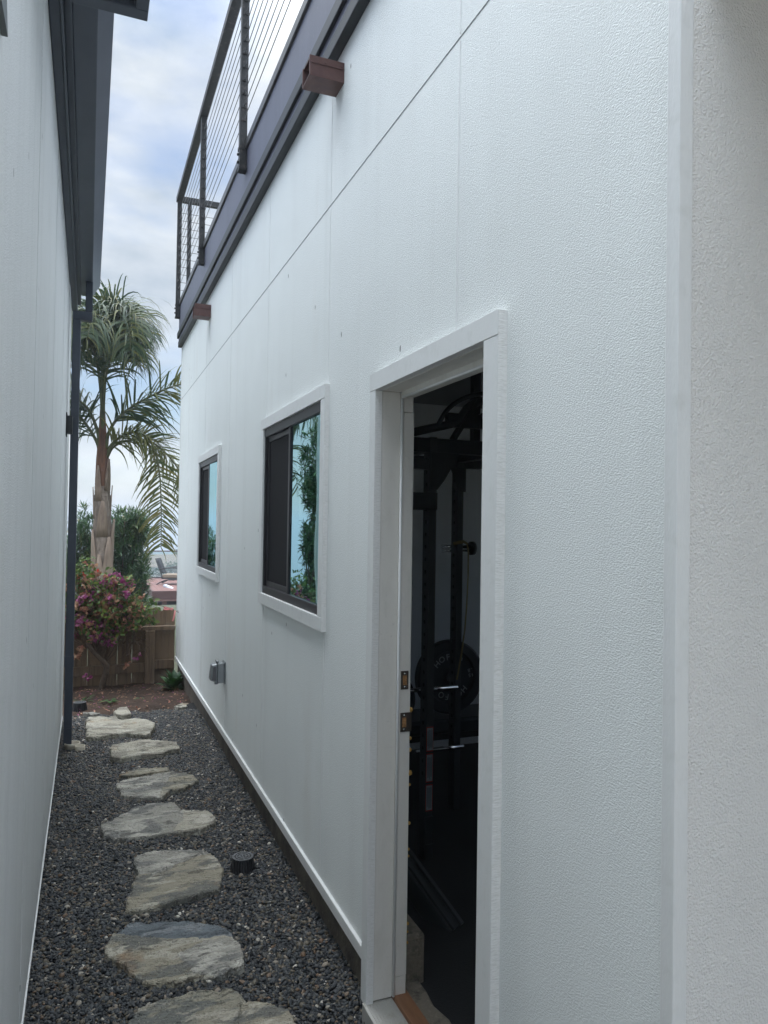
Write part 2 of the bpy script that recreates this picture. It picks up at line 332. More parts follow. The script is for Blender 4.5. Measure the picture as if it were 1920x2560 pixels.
def crv(pts, n=24):
    """Catmull-Rom through pts"""
    P = [Vector(p) for p in pts]; P = [P[0] * 2 - P[1]] + P + [P[-1] * 2 - P[-2]]; o = []
    m = len(P) - 3
    for i in range(n + 1):
        t = i / n * m; k = min(int(t), m - 1); t -= k; a, b, c, d = P[k:k + 4]
        o.append(.5 * ((2 * b) + (c - a) * t + (2 * a - 5 * b + 4 * c - d) * t * t + (3 * b - a - 3 * c + d) * t ** 3))
    return o

# ------------------------------------------------------------------ ground
def hgt(x, y):
    if y < 6.6: z = 0
    elif y < 8.4: z = -.09 * (y - 6.6) / 1.8
    elif y < 20: z = -.09 - .3 * (y - 8.4) / 11.6 - .1
    else: z = -.49 - .085 * (y - 20)
    return max(z, -44)
ys = [-40, -10, -1, 0, 1, 2, 4, 6.6, 7, 7.5, 8.4, 8.6, 12, 16, 20, 28, 40, 70, 120, 250, 500, 900]
xs = [-900, -300, -100, -30, -8, -2, 0, 1, 3, 10, 40, 120, 300, 900]
g = MB(); g.add([(x, y, hgt(x, y) - .012) for y in ys for x in xs], [(j * len(xs) + i, j * len(xs) + i + 1, (j + 1) * len(xs) + i + 1, (j + 1) * len(xs) + i) for j in range(len(ys) - 1) for i in range(len(xs) - 1)])
tag(g.build('ground', 'land'), kind='structure')
tag(MB().add([(-6000, 480, -42), (6000, 480, -42), (6000, 12000, -42), (-6000, 12000, -42)], [(0, 1, 2, 3)]).build('sea', 'sea'), kind='structure')
tag(MB().add([(-9, -12, -.006), (9, -12, -.006), (9, .9, -.006), (-9, .9, -.006)], [(0, 1, 2, 3)]).build('forecourt', 'forecourt'), kind='structure')
def grid(x0, x1, y0, y1, nx, ny, zf):
    vs = [(x0 + (x1 - x0) * i / nx, y0 + (y1 - y0) * j / ny) for j in range(ny + 1) for i in range(nx + 1)]
    m = MB(); m.sm = True
    return m.add([(x, y, zf(x, y)) for x, y in vs], [(j * (nx + 1) + i, j * (nx + 1) + i + 1, (j + 1) * (nx + 1) + i + 1, (j + 1) * (nx + 1) + i) for j in range(ny) for i in range(nx)])
def wob(x, y): return .5 * math.sin(x * 7.3 + y * 3.1) + .3 * math.sin(x * 17.7 - y * 11.3 + 1) + .2 * math.sin(x * 31 + y * 37)
def bank(x):
    t = min(1, max(0, (x - .74) / .2)); return .062 * t * t * (3 - 2 * t)
tag(grid(-.24, .97, .9, 7.02, 60, 60, lambda x, y: bank(x) - .006).build('path', 'under'), kind='structure')
def soil(x, y):
    e = (y - (6.92 + .05 * wob(x * 2, 1) + (.08 if x > .55 else 0))) / .12
    return min(1, max(-.2, e)) * .035 + .012 * wob(x * 1.5, y * 1.5) + .006 * wob(x * 6, y * 6) - .05 * max(0, (y - 7.4)) / 1.0 - .01
tag(grid(-2.2, 1.1, 6.7, 8.75, 110, 70, soil).build('soil', 'dirt'), kind='structure')
# pebbles: one countless mass, scattered by geometry nodes on a hidden-under sheet of its own
def gravel():
    base = grid(-.20, .955, 1.2, 7.02, 60, 90, lambda x, y: bank(x) * min(1, max(0, (7.0 - y) / .3)) + .001 + .006 * wob(x * 1.3, y * 1.3)).build('gravel', 'under')
    tag(base, 'dark grey beach pebble gravel filling the side path', 'gravel', kind='stuff')
    ng = bpy.data.node_groups.new('pebbles', 'GeometryNodeTree')
    ng.interface.new_socket('Geometry', in_out='INPUT', socket_type='NodeSocketGeometry'); ng.interface.new_socket('Geometry', in_out='OUTPUT', socket_type='NodeSocketGeometry')
    n = ng.nodes; l = ng.links
    gi = n.new('NodeGroupInput'); go = n.new('NodeGroupOutput'); jn = n.new('GeometryNodeJoinGeometry')
    l.new(gi.outputs[0], jn.inputs[0])
    for lay, (dens, smin, smax, seed, zz) in enumerate([(11500, .0048, .0078, 3, .004), (7500, .0045, .0082, 11, .009), (900, .008, .0125, 23, .009)]):
        dp = n.new('GeometryNodeDistributePointsOnFaces'); dp.inputs['Density'].default_value = dens; dp.inputs['Seed'].default_value = seed
        l.new(gi.outputs[0], dp.inputs['Mesh'])
        sp = n.new('GeometryNodeSetPosition'); rv = n.new('FunctionNodeRandomValue'); rv.data_type = 'FLOAT_VECTOR'
        rv.inputs[0].default_value = (0, 0, zz - .004); rv.inputs[1].default_value = (0, 0, zz + .004); rv.inputs['Seed'].default_value = seed + 1
        l.new(dp.outputs['Points'], sp.inputs['Geometry']); l.new(rv.outputs[0], sp.inputs['Offset'])
        ico = n.new('GeometryNodeMeshIcoSphere'); ico.inputs['Radius'].default_value = 1; ico.inputs['Subdivisions'].default_value = 3
        ss = n.new('GeometryNodeSetShadeSmooth'); l.new(ico.outputs[0], ss.inputs['Geometry'])
        sm = n.new('GeometryNodeSetMaterial'); sm.inputs['Material'].default_value = M['pebble']; l.new(ss.outputs[0], sm.inputs['Geometry'])
        ip = n.new('GeometryNodeInstanceOnPoints'); l.new(sp.outputs[0], ip.inputs['Points']); l.new(sm.outputs[0], ip.inputs['Instance'])
        rr = n.new('FunctionNodeRandomValue'); rr.data_type = 'FLOAT_VECTOR'; rr.inputs[0].default_value = (-.55, -.55, 0); rr.inputs[1].default_value = (.55, .55, 6.28); rr.inputs['Seed'].default_value = seed + 2
        e2r = n.new('FunctionNodeEulerToRotation'); l.new(rr.outputs[0], e2r.inputs[0]); l.new(e2r.outputs[0], ip.inputs['Rotation'])
        rs = n.new('FunctionNodeRandomValue'); rs.data_type = 'FLOAT_VECTOR'; rs.inputs[0].default_value = (smin * 1.15, smin * .85, smin * .6); rs.inputs[1].default_value = (smax * 1.35, smax, smax * .75); rs.inputs['Seed'].default_value = seed + 3
        l.new(rs.outputs[0], ip.inputs['Scale']); l.new(ip.outputs[0], jn.inputs[0])
    l.new(jn.outputs[0], go.inputs[0])
    md = base.modifiers.new('pebbles', 'NODES'); md.node_group = ng
gravel()

# ------------------------------------------------------------------ flagstones
def pin(p, poly):
    ins = False; n = len(poly)
    for i in range(n):
        x1, y1 = poly[i]; x2, y2 = poly[(i + 1) % n]
        if (y1 > p[1]) != (y2 > p[1]) and p[0] < (x2 - x1) * (p[1] - y1) / (y2 - y1) + x1: ins = not ins
    return ins
def flagstone(poly, mats, label, top=.034, seed=0, layers=()):
    r = random.Random(seed)
    # roughen the outline
    out = []
    for i, p in enumerate(poly):
        q = poly[(i + 1) % len(poly)]; d = math.hypot(q[0] - p[0], q[1] - p[1]); k = max(1, int(d / .011))
        for j in range(k):
            t = j / k; a = .0035 if j else .002; X_ = p[0] + (q[0] - p[0]) * t; Y_ = p[1] + (q[1] - p[1]) * t
            wx_ = .011 * nz.noise(Vector((X_ * 16, Y_ * 16, seed))) + .006 * nz.noise(Vector((X_ * 45, Y_ * 45, seed + 9))); wy_ = .013 * nz.noise(Vector((X_ * 16, Y_ * 16, seed + 5))) + .008 * nz.noise(Vector((X_ * 45, Y_ * 45, seed + 2)))
            out.append((X_ + wx_ + r.uniform(-a, a), Y_ + wy_ + r.uniform(-a, a)))
    cx = sum(p[0] for p in out) / len(out); cy = sum(p[1] for p in out) / len(out)
    so_ = Vector((seed * 3.7, seed * 1.3, 0)); tilt = r.uniform(-.02, .02)
    def h(x, y):
        q = Vector((x * 7, y * 12, 0)) + so_
        f = nz.fractal(q, 1.0, 2.1, 4); st = nz.noise(Vector((x * 3.2, y * 6.5, 5)) + so_) * 3.2 + f * .35
        k = math.floor(st); e = min(1, (st - k) / .09)          # split sheets of stone: steps with a sharp edge
        return top + (k + e) * .0065 + f * .004 + .0016 * nz.noise(Vector((x * 60, y * 60, 1))) + tilt * (x - cx)
    V = [Vector(p) for p in out]; n = len(out); E = []
    for poly2, dz, mi in layers:                       # ragged joint lines between the pieces
        pts = []
        for i, p in enumerate(poly2):
            q = poly2[(i + 1) % len(poly2)]; k = max(1, int(math.hypot(q[0] - p[0], q[1] - p[1]) / .012))
            pts += [(p[0] + (q[0] - p[0]) * j / k + (.010 * nz.noise(Vector((p[0] * 9 + j * .35, p[1] * 9, seed))) if j else 0), p[1] + (q[1] - p[1]) * j / k + (.010 * nz.noise(Vector((p[0] * 9, p[1] * 9 + j * .35, seed + 3))) if j else 0)) for j in range(k)]
        poly2[:] = pts
        pv = None
        for p in pts + pts[:1]:
            if pin(p, out) and pin((cx + (p[0] - cx) * 1.03, cy + (p[1] - cy) * 1.03), out):
                V.append(Vector(p))
                if pv is not None: E.append((pv, len(V) - 1))
                pv = len(V) - 1
            else: pv = None
    x0_, x1_ = min(p[0] for p in out), max(p[0] for p in out); y0_, y1_ = min(p[1] for p in out), max(p[1] for p in out); st_ = .0105
    for s_ in (.988, .965): V += [Vector((cx + (x - cx) * s_, cy + (y - cy) * s_)) for x, y in out]
    yy = y0_
    while yy < y1_:
        xx = x0_
        while xx < x1_:
            p = (xx + r.uniform(-.4, .4) * st_, yy + r.uniform(-.4, .4) * st_)
            if pin((cx + (p[0] - cx) * 1.06, cy + (p[1] - cy) * 1.06), out): V.append(Vector(p))
            xx += st_
        yy += st_
    ov, oe, of, oi, _, _ = delaunay_2d_cdt(V, E, [list(range(n))], 1, 1e-5)
    m = MB(); m.sm = True; vs = []; first = [None] * n
    for i, v in enumerate(ov):
        z = h(v.x, v.y)
        for poly2, dz, mi in layers:
            if pin((v.x, v.y), poly2): z += dz
        ids = oi[i]
        for k in ids:
            if k < n: first[k] = i; z -= .008
        if any(n <= k < n + sum(1 for _ in E) for k in ids) and E: z -= .004
        vs.append((v.x, v.y, z))
    fs = [tuple(f) for f in of]; o = len(vs)
    for (x, y) in out: vs.append((cx + (x - cx) * 1.006 + r.uniform(-.003, .003), cy + (y - cy) * 1.006 + r.uniform(-.003, .003), top * .4 + r.uniform(-.005, .005)))
    for (x, y) in out: vs.append((cx + (x - cx) * .985, cy + (y - cy) * .985, -.02))
    ok = [k for k in range(n) if first[k] is not None]
    for k in range(n):
        k2 = (k + 1) % n
        if first[k] is not None and first[k2] is not None: fs.append((o + k, o + k2, first[k2], first[k]))
        fs.append((o + n + k, o + n + k2, o + k2, o + k))
    m.add(vs, fs)
    ob = m.build('flagstone', mats)
    for p_ in ob.data.polygons:
        c = p_.center
        if len(p_.vertices) == 4: p_.use_smooth = False
        for (poly2, dz, mi) in layers:
            if pin((c.x, c.y), poly2): p_.material_index = mi
    return tag(ob, label, 'flagstone', 'stepping stones along the gravel path')
flagstone([(0.141,2.588),(0.154,2.643),(0.199,2.716),(0.262,2.732),(0.341,2.737),(0.438,2.733),(0.516,2.704),(0.545,2.661),(0.551,2.624),(0.628,2.602),(0.671,2.539),(0.700,2.464),(0.660,2.359),(0.554,2.310),(0.347,2.356),(0.197,2.455)], ['stone_a', 'stone_b'], 'olive grey flagstone with a rusty right part, nearest the camera at the bottom edge', seed=1, layers=[([(.43, 2.3), (.50, 2.52), (.55, 2.64), (.75, 2.64), (.75, 2.3)], -.008, 1)])
flagstone([(0.090,3.145),(0.117,3.196),(0.168,3.259),(0.197,3.296),(0.272,3.303),(0.383,3.273),(0.491,3.217),(0.560,3.163),(0.588,3.105),(0.585,3.060),(0.604,2.990),(0.596,2.891),(0.583,2.832),(0.527,2.814),(0.475,2.810),(0.394,2.833),(0.351,2.819),(0.224,2.859),(0.202,2.904),(0.165,2.986),(0.126,3.041),(0.102,3.090)], ['stone_b', 'stone_e', 'stone_c'], 'large flagstone of mortared tan pieces with a slate blue strip along its far edge', seed=2, layers=[([(.14, 3.22), (.24, 3.17), (.33, 3.10), (.42, 3.09), (.61, 3.06), (.62, 3.4), (.1, 3.4)], -.006, 1), ([(.36, 3.0), (.40, 2.86), (.50, 2.80), (.62, 2.80), (.62, 3.05), (.48, 3.05)], .005, 2)])
flagstone([(0.251,3.932),(0.340,3.933),(0.473,3.902),(0.617,3.855),(0.637,3.765),(0.644,3.656),(0.621,3.564),(0.598,3.454),(0.545,3.450),(0.472,3.443),(0.379,3.423),(0.279,3.396),(0.188,3.408),(0.197,3.489),(0.230,3.658),(0.261,3.744),(0.246,3.852)], ['stone_b', 'stone_c'], 'squarish grey tan flagstone beside the black domed drain grate', seed=3, layers=[([(.2, 3.74), (.35, 3.72), (.5, 3.8), (.62, 3.86), (.6, 4), (.2, 4)], .006, 1)])
flagstone([(0.103,4.410),(0.169,4.490),(0.261,4.584),(0.369,4.649),(0.524,4.594),(0.560,4.441),(0.688,4.414),(0.710,4.298),(0.702,4.248),(0.646,4.217),(0.611,4.146),(0.524,4.145),(0.457,4.201),(0.394,4.175),(0.288,4.188),(0.195,4.191),(0.116,4.260),(0.105,4.327)], ['stone_c', 'stone_d'], 'wide grey flagstone with a pinkish cream lobe at its right end', seed=4, layers=[([(.50, 4.1), (.47, 4.22), (.53, 4.3), (.56, 4.5), (.75, 4.5), (.75, 4.1)], .006, 1)])
flagstone([(0.550,5.185),(0.640,5.121),(0.705,4.947),(0.608,4.846),(0.519,4.812),(0.442,4.727),(0.325,4.796),(0.233,4.841),(0.223,4.937),(0.199,5.033),(0.247,5.150),(0.40,5.165)], ['stone_c', 'stone_b'], 'pale grey flagstone with a pointed right corner, in front of a thin brown flake', seed=5, layers=[([(.44, 4.7), (.47, 4.9), (.52, 5.0), (.56, 5.2), (.75, 5.2), (.75, 4.7)], .006, 1)])
flagstone([(0.228,5.245),(0.30,5.215),(0.357,5.21),(0.47,5.235),(0.548,5.262),(0.548,5.335),(0.357,5.322)], ['stone_b'], 'thin brownish flake of flagstone lying behind the one with a pointed corner', top=.026, seed=15)
flagstone([(0.188,5.851),(0.218,5.942),(0.395,5.944),(0.571,5.893),(0.656,5.834),(0.668,5.686),(0.605,5.668),(0.521,5.581),(0.374,5.594),(0.247,5.564),(0.188,5.621)], ['stone_d'], 'long narrow cream flagstone, thick and tilted, near the downspout foot', top=.05, seed=6)
flagstone([(0.017,6.674),(0.041,6.848),(0.121,6.859),(0.268,6.746),(0.314,6.651),(0.414,6.670),(0.493,6.540),(0.553,6.443),(0.536,6.302),(0.474,6.113),(0.384,6.144),(0.318,6.211),(0.261,6.208),(0.180,6.191),(0.090,6.155),(0.024,6.200),(0.023,6.427)], ['stone_d'], 'broad two-lobed cream flagstone, the farthest full one before the soil', top=.046, seed=7)
flagstone([(0.254,6.886),(0.282,6.973),(0.358,6.947),(0.381,6.751),(0.317,6.729),(0.250,6.778)], ['stone_d'], 'small pale stone chunk behind the farthest two-lobed flagstone', top=.07, seed=8)
flagstone([(-0.003,6.988),(0.072,6.997),(0.135,6.926),(0.072,6.897)], ['stone_c'], 'thin flat stone flake half sunk at the left of the soil edge', top=.04, seed=9)
flagstone([(0.759,6.990),(0.836,7.063),(0.917,7.048),(0.915,6.975),(0.838,6.905)], ['stone_d'], 'thin pale stone flake lying on the soil close to the right wall', top=.04, seed=10)

# ------------------------------------------------------------------ right house
WX, WI = .92, 1.04
Y0, Y1 = .974, 8.35
DOOR = (1.60, 2.34, .05, 2.19)
FILL_OPENING = (2.0, 3.7, .9, 2.0)  # unseen opening added to let daylight into the room
WIN = [(2.99, 4.09, 1.335, 2.245), (5.665, 6.67, 1.335, 2.245)]
house = thing('white_house', (WX, 4.5, 0), 'white textured two-level house along the right with an open door and black windows', 'house')
def holed(x, holes, y0, y1, z0, z1, flip=False):
    yc = sorted({y0, y1, *[h[0] for h in holes], *[h[1] for h in holes]}); zc = sorted({z0, z1, *[h[2] for h in holes], *[h[3] for h in holes]})
    m = MB(); idx = {}
    def vid(y, z):
        if (y, z) not in idx: idx[(y, z)] = len(m.v); m.v.append((x, y, z))
        return idx[(y, z)]
    for a, b in zip(yc, yc[1:]):
        for c, d in zip(zc, zc[1:]):
            if any(h[0] <= a and b <= h[1] and h[2] <= c and d <= h[3] for h in holes): continue
            f = [vid(a, c), vid(a, d), vid(b, d), vid(b, c)]
            m.f.append(f[::-1] if flip else f); m.m.append(0); m.smooth.append(False)
    return m
m = holed(WX, [(DOOR[0], DOOR[1], .25, DOOR[3])] + WIN, Y0, Y1, .25, 3.9)
# far end wall, front return wall
m.add([(WX, Y1, .25), (4.75, Y1, .25), (4.75, Y1, 3.9), (WX, Y1, 3.9)], [(0, 3, 2, 1)])
bk = holed(4.75, [FILL_OPENING], Y0, Y1, .0, 3.9, True); m.add(bk.v, bk.f)
part(m, 'wall', 'stucco', house)
m = MB().add([(WX, Y0, .0), (4.75, Y0, .0), (4.75, Y0, 3.9), (WX, Y0, 3.9)], [(0, 1, 2, 3)])
part(m, 'return_wall', 'stucco_warmlit', house)
inner = MB(); inner.v, inner.f, inner.m, inner.smooth = (lambda q: (q.v, q.f, q.m, q.smooth))(holed(WI, [(DOOR[0], DOOR[1], .09, DOOR[3])] + WIN, 1.1, 4.95, .09, 2.62, True))
for h in WIN:      # reveals
    a, b, c, d = h
    inner.add([(WX, a, c), (WI, a, c), (WI, a, d), (WX, a, d)], [(0, 1, 2, 3)]); inner.add([(WX, b, c), (WI, b, c), (WI, b, d), (WX, b, d)], [(3, 2, 1, 0)])
    inner.add([(WX, a, c), (WI, a, c), (WI, b, c), (WX, b, c)], [(3, 2, 1, 0)]); inner.add([(WX, a, d), (WI, a, d), (WI, b, d), (WX, b, d)], [(0, 1, 2, 3)])
inner.add([(WI, 4.95, .05), (4.6, 4.95, .05), (4.6, 4.95, 2.62), (WI, 4.95, 2.62)], [(0, 1, 2, 3)])
# unseen opening, added in the room's other outside wall to brighten the interior
bk = holed(4.6, [FILL_OPENING], 1.1, 4.95, .05, 2.62); inner.add(bk.v, bk.f)
for a, b, c, d in ((2.0, 2.0, .9, 2.0), (3.7, 3.7, .9, 2.0)): inner.add([(4.6, a, c), (4.75, a, c), (4.75, a, d), (4.6, a, d)], [(0, 1, 2, 3)])
for z in (.9, 2.0): inner.add([(4.6, 2.0, z), (4.75, 2.0, z), (4.75, 3.7, z), (4.6, 3.7, z)], [(0, 1, 2, 3)])
inner.add([(WI, 1.1, .05), (4.6, 1.1, .05), (4.6, 1.1, 2.62), (WI, 1.1, 2.62)], [(3, 2, 1, 0)])
part(inner, 'room_wall', 'roompaint', house)
part(MB().add([(WI, 1.1, 2.62), (4.6, 1.1, 2.62), (4.6, 4.95, 2.62), (WI, 4.95, 2.62)], [(0, 1, 2, 3)]), 'room_ceiling', 'roomdark', house)
part(MB().add([(WI, 1.1, .09), (4.6, 1.1, .09), (4.6, 4.95, .09), (WI, 4.95, .09)], [(0, 1, 2, 3)]), 'rubber_floor', 'rubber', house)
part(box(WI + .02, 4.55, 4.935, 4.949, .092, .225), 'baseboard', 'roompaint', house, .003)
# second room behind the far window: closed dark box
m = MB()
m.add([(WI, 4.97, .05), (4.6, 4.97, .05), (4.6, 4.97, 2.62), (WI, 4.97, 2.62)], [(0, 1, 2, 3)]); m.add([(4.6, 4.97, .05), (4.6, 8.2, .05), (4.6, 8.2, 2.62), (4.6, 4.97, 2.62)], [(0, 1, 2, 3)])
m.add([(WI, 8.2, .05), (4.6, 8.2, .05), (4.6, 8.2, 2.62), (WI, 8.2, 2.62)], [(0, 1, 2, 3)]); m.add([(WI, 4.97, .06), (4.6, 4.97, .06), (4.6, 8.2, .06), (WI, 8.2, .06)], [(0, 1, 2, 3)]); m.add([(WI, 4.97, 2.61), (4.6, 4.97, 2.61), (4.6, 8.2, 2.61), (WI, 8.2, 2.61)], [(0, 1, 2, 3)])
part(m, 'far_room_wall', 'roompaint', house)
m = MB()
for y in (1.79, 2.955, 4.10, 5.28, 6.47, 7.62):
    for z0, z1 in ((.285, 3.05), (3.07, 3.64)):
        segs = [(z0, z1)]
        for h in [(DOOR[0] - .08, DOOR[1] + .07, 0, 2.25)] + [(a - .07, b + .07, c - .07, d + .07) for a, b, c, d in WIN]:
            if h[0] < y < h[1]:
                segs = [s for a, b in segs for s in ((a, min(b, h[2])), (max(a, h[3]), b)) if s[1] - s[0] > .01]
        for a, b in segs: part(box(WX - .0016, WX + .004, y - .0022, y + .0022, a, b), 'panel_seam', 'trim', house)
part(box(WX - .0012, WX + .004, Y0 + .03, Y1, 3.0585, 3.0615), 'joint_flashing', 'lampgrey', house)
part(MB().box(WX + .02, WX + .12, DOOR[1] + .045, Y1 - .01, -.3, .249).box(WX + .02, WX + .12, Y0 + .02, DOOR[0] - .06, -.3, .25), 'foundation', 'stem', house)
part(MB().box(WX - .012, WX + .02, DOOR[1] + .0495, Y1 + .01, .217, .262).box(WX - .012, WX + .02, Y0 - .01, DOOR[0] - .08, .217, .262), 'base_trim', 'trim', house, .003)
# corner bead: an L of two faces
part(MB().prism([(WX - .006, Y0 - .006), (WX + .024, Y0 - .006), (WX + .024, Y0), (WX, Y0), (WX, Y0 + .024), (WX - .006, Y0 + .024)], 2, .02, 3.64), 'corner_trim', 'trim', house, .002)
part(MB().prism([(WX - .004, Y1 + .004), (WX - .004, Y1 - .03), (WX, Y1 - .03), (WX, Y1), (WX + .03, Y1), (WX + .03, Y1 + .004)], 2, .285, 3.64), 'corner_trim', 'trim', house)
# parapet bands
part(box(.885, 1.0, Y0 - .035, Y1 + .03, 3.80, 4.08), 'fascia', 'fascia', house, .003)
part(box(.884, 1.0, Y0 - .02, Y1 + .02, 3.703, 3.737), 'fascia_recess', 'fascia', house)
part(box(.868, .995, Y0 - .05, Y1 + .045, 3.738, 3.80), 'dark_band', 'darktrim', house, .004)
part(box(.88, .995, Y0 - .04, Y1 + .035, 3.64, 3.702), 'dark_band', 'darktrim', house, .004)
part(MB().box(.872, 1.01, Y0 - .04, Y1 + .035, 4.081, 4.135), 'parapet_cap', 'capbrown', house, .004)
part(box(.893, 1.03, Y0 - .03, Y1 + .03, 4.136, 4.19), 'roof_edge', 'white_membrane', house, .004)
part(box(.95, 4.74, Y0 + .05, Y1 - .05, 3.85, 4.0), 'roof_deck', 'roomdark', house)
part(MB().box(.97, 4.7, -3.2, Y0 - .008, 2.70, 2.88), 'unseen_shade_roof', 'slate', house)  # unseen roof and posts, added to shade the return wall
part(MB().box(4.45, 4.6, -3.1, -2.95, 0, 2.70), 'shade_roof_post', 'trim', house)
part(MB().box(1.3, 1.45, -3.1, -2.95, 0, 2.70), 'shade_roof_post', 'trim', house)
# scuppers
def scupper(y0, y1, z0, z1, x0):
    m = MB(); t = .006
    m.box(x0, WX + .01, y0, y1, z0, z0 + t); m.box(x0, WX + .01, y0, y0 + t, z0 + t, z1); m.box(x0, WX + .01, y1 - t, y1, z0 + t, z1); m.box(x0 + .004, WX + .01, y0 + t, y1 - t, z1 - t, z1)
    m.box(x0 + .004, WX + .005, y0 - .003, y0, z0 + (z1 - z0) * .62, z0 + (z1 - z0) * .66)
    for k in (.25, .75): m.tube([(x0 + .03 + .14 * k, y0 - .003, z1 - .02), (x0 + .03 + .14 * k, y0 + .001, z1 - .02)], .003, 8)
    return part(m, 'scupper', 'copper', house, .0015)
scupper(2.803, 2.912, 3.495, 3.577, .775)
scupper(6.27, 6.39, 3.44, 3.543, .785)

# windows
def window(a, b, c, d):
    tw_ = .005 if a > 5 else 0.0
    t = .06; x0 = WX - .022
    fr = part(box(WX - .010, WX + .075, a, b, d - .045, d).box(WX - .010, WX + .075, a, b, c, c + .04).box(WX - .010, WX + .075, a, a + .022, c + .04, d - .045).box(WX - .010, WX + .075, b - .022, b, c + .04, d - .045), 'window', 'winframe', house, .002)
    mid = a + (b - a) * .512
    part(MB().box(x0, WX + .02, a - t, b + t, d, d + t).box(x0, WX + .02, a - t, b + t, c - t, c).box(x0 + .0012, WX + .02, a - t, a, c, d).box(x0 + .0012, WX + .02, b, b + t, c, d), 'casing', 'trim', fr, .002)
    part(MB().box(x0 + .002, WX + .0, a - t - .0008, a - t, c - t + .002, d + t - .002), 'casing_edge', 'cut', fr)
    part(MB().add([(WX + .002 + tw_, a + .022, c + .04), (WX + .002 - tw_, mid, c + .04), (WX + .002 - tw_, mid, d - .045), (WX + .002 + tw_, a + .022, d - .045)], [(0, 3, 2, 1)]), 'pane', 'glass', fr)
    s = MB(); e = .028       # sliding sash with insect screen on the far half
    s.box(WX - .006, WX + .045, mid - .010, mid + .02, c + .0405, d - .0455)
    s.box(WX + .006, WX + .04, mid + .0205, b - .0225, c + .0405, c + .04 + e).box(WX + .006, WX + .04, mid + .0205, b - .0225, d - .045 - e, d - .0455).box(WX + .006, WX + .04, b - .022 - e, b - .0225, c + .04 + e, d - .045 - e)
    part(s, 'sash', 'winframe', fr, .002)
    part(MB().add([(WX + .012, mid + .02, c + .068), (WX + .012, b - .05, c + .068), (WX + .012, b - .05, d - .073), (WX + .012, mid + .02, d - .073)], [(0, 3, 2, 1)]), 'insect_screen', 'screen', fr)
for h in WIN: window(*h)

# door frame
SZ = .122; HZ = 2.178
df = part(MB().box(.922, .989, DOOR[1] - .002, DOOR[1] + .04, SZ, HZ).box(.922, .989, DOOR[0] - .04, DOOR[0] + .002, SZ, HZ).box(.922, .989, DOOR[0] - .04, DOOR[1] + .04, HZ, 2.22), 'door_frame', 'jamb', house, .002)
x0 = .895; cw = .048
part(MB().box(x0, .9215, DOOR[1] - .005, DOOR[1] + cw, .108, HZ), 'casing', 'trim', df, .002)
part(MB().box(x0, .9215, DOOR[0] - .072, DOOR[0] - .003, .04, HZ), 'casing', 'trim', df, .002)
part(MB().box(x0 - .001, .9215, DOOR[0] - .072, DOOR[1] + cw + .001, HZ + .0005, 2.239), 'casing', 'trim', df, .001)
part(MB().box(x0 + .001, .92, DOOR[1] - .0062, DOOR[1] - .0051, .11, HZ - .002), 'sawn_edge', 'cut', df)
part(MB().box(x0 + .001, .92, DOOR[0] - .0735, DOOR[0] - .0722, .05, 2.2375), 'sawn_edge', 'cut', df)
part(MB().box(.9892, 1.038, DOOR[1] - .012, DOOR[1] + .04, .192, 2.108).box(.9892, 1.038, DOOR[0] - .04, DOOR[0] + .012, SZ, HZ).box(.9892, 1.038, DOOR[0] + .0125, DOOR[1] - .013, HZ - .016, 2.21), 'door_stop', 'jamb', df, .002)
part(MB().box(.9892, 1.035, DOOR[1] - .011, DOOR[1] + .04, 2.1095, HZ - .002), 'stop_block', 'jamb', df, .002)
part(MB().box(.9892, 1.037, DOOR[1] - .011, DOOR[1] + .04, SZ + .002, .1905), 'stop_block', 'jamb', df, .002)
part(MB().tube([(.991, DOOR[1] - .0135, .13), (.991, DOOR[1] - .0135, 2.155)], .005, 8).tube([(.991, DOOR[0] + .02, HZ - .019), (.991, DOOR[1] - .02, HZ - .019)], .005, 8), 'weatherstrip', 'trim', df)
yj = DOOR[1] - .012
for z0, z1, xr in ((1.161, 1.224, 1.029), (1.017, 1.082, 1.043)):
    st = part(MB().box(1.001, xr, yj - .0035, yj - .0005, z0, z1), 'strike_plate', 'brass', df, .001)
    zm = (z0 + z1) / 2
    part(MB().box(1.008, 1.022, yj - .0045, yj - .0036, zm - .016, zm + .016), 'mortise', 'rawwood', st)
    for zz in (z0 + .009, z1 - .009): part(MB().tube([(1.015, yj - .0055, zz), (1.015, yj - .0034, zz)], .0035, 8), 'screw', 'screw', st)
for z in [.30, .33, .36, .96, 1.0, 1.03, 1.09, .84, .87, .70, .58, 1.075, .62]:
    z += R.uniform(-.01, .01); r = R.uniform(.004, .010)
    fo = MB(); fo.sm = True; fo.lathe([(.0005, -r), (r * .8, -r * .6), (r, 0), (r * .7, r * .7), (.0005, r)], (1.042, DOOR[1] - .006, z), 7); part(fo, 'foam_bead', 'foam', df)
sl = part(MB().box(.887, .992, DOOR[0] - .03, DOOR[1] + .01, .03, .117), 'threshold', 'sill', house, .002)
rb = MB()
for k in range(9): rb.box(.897 + k * .0103, .901 + k * .0103, DOOR[0] - .02, DOOR[1] - .012, .1172, .12)
part(rb, 'rib', 'sill', sl)
part(box(.9925, 1.048, DOOR[0] - .02, DOOR[1] + .02, .03, .13), 'wood_threshold', 'woodsill', house, .003)
cm = MB(); pts = [(1.0485, 1.62), (1.118, 1.62)] + [(1.120 + .010 * math.sin(k * 2.1), 1.62 + k * .08) for k in range(1, 10)] + [(1.12, 2.419), (1.0485, 2.419)]
cm.prism(pts, 2, .03, .112); part(cm, 'slab_edge', 'concrete', house, .004)
part(MB().box(1.0405, 1.152, 2.42, 2.98, .05, .262), 'concrete_curb', 'concrete', house, .012)

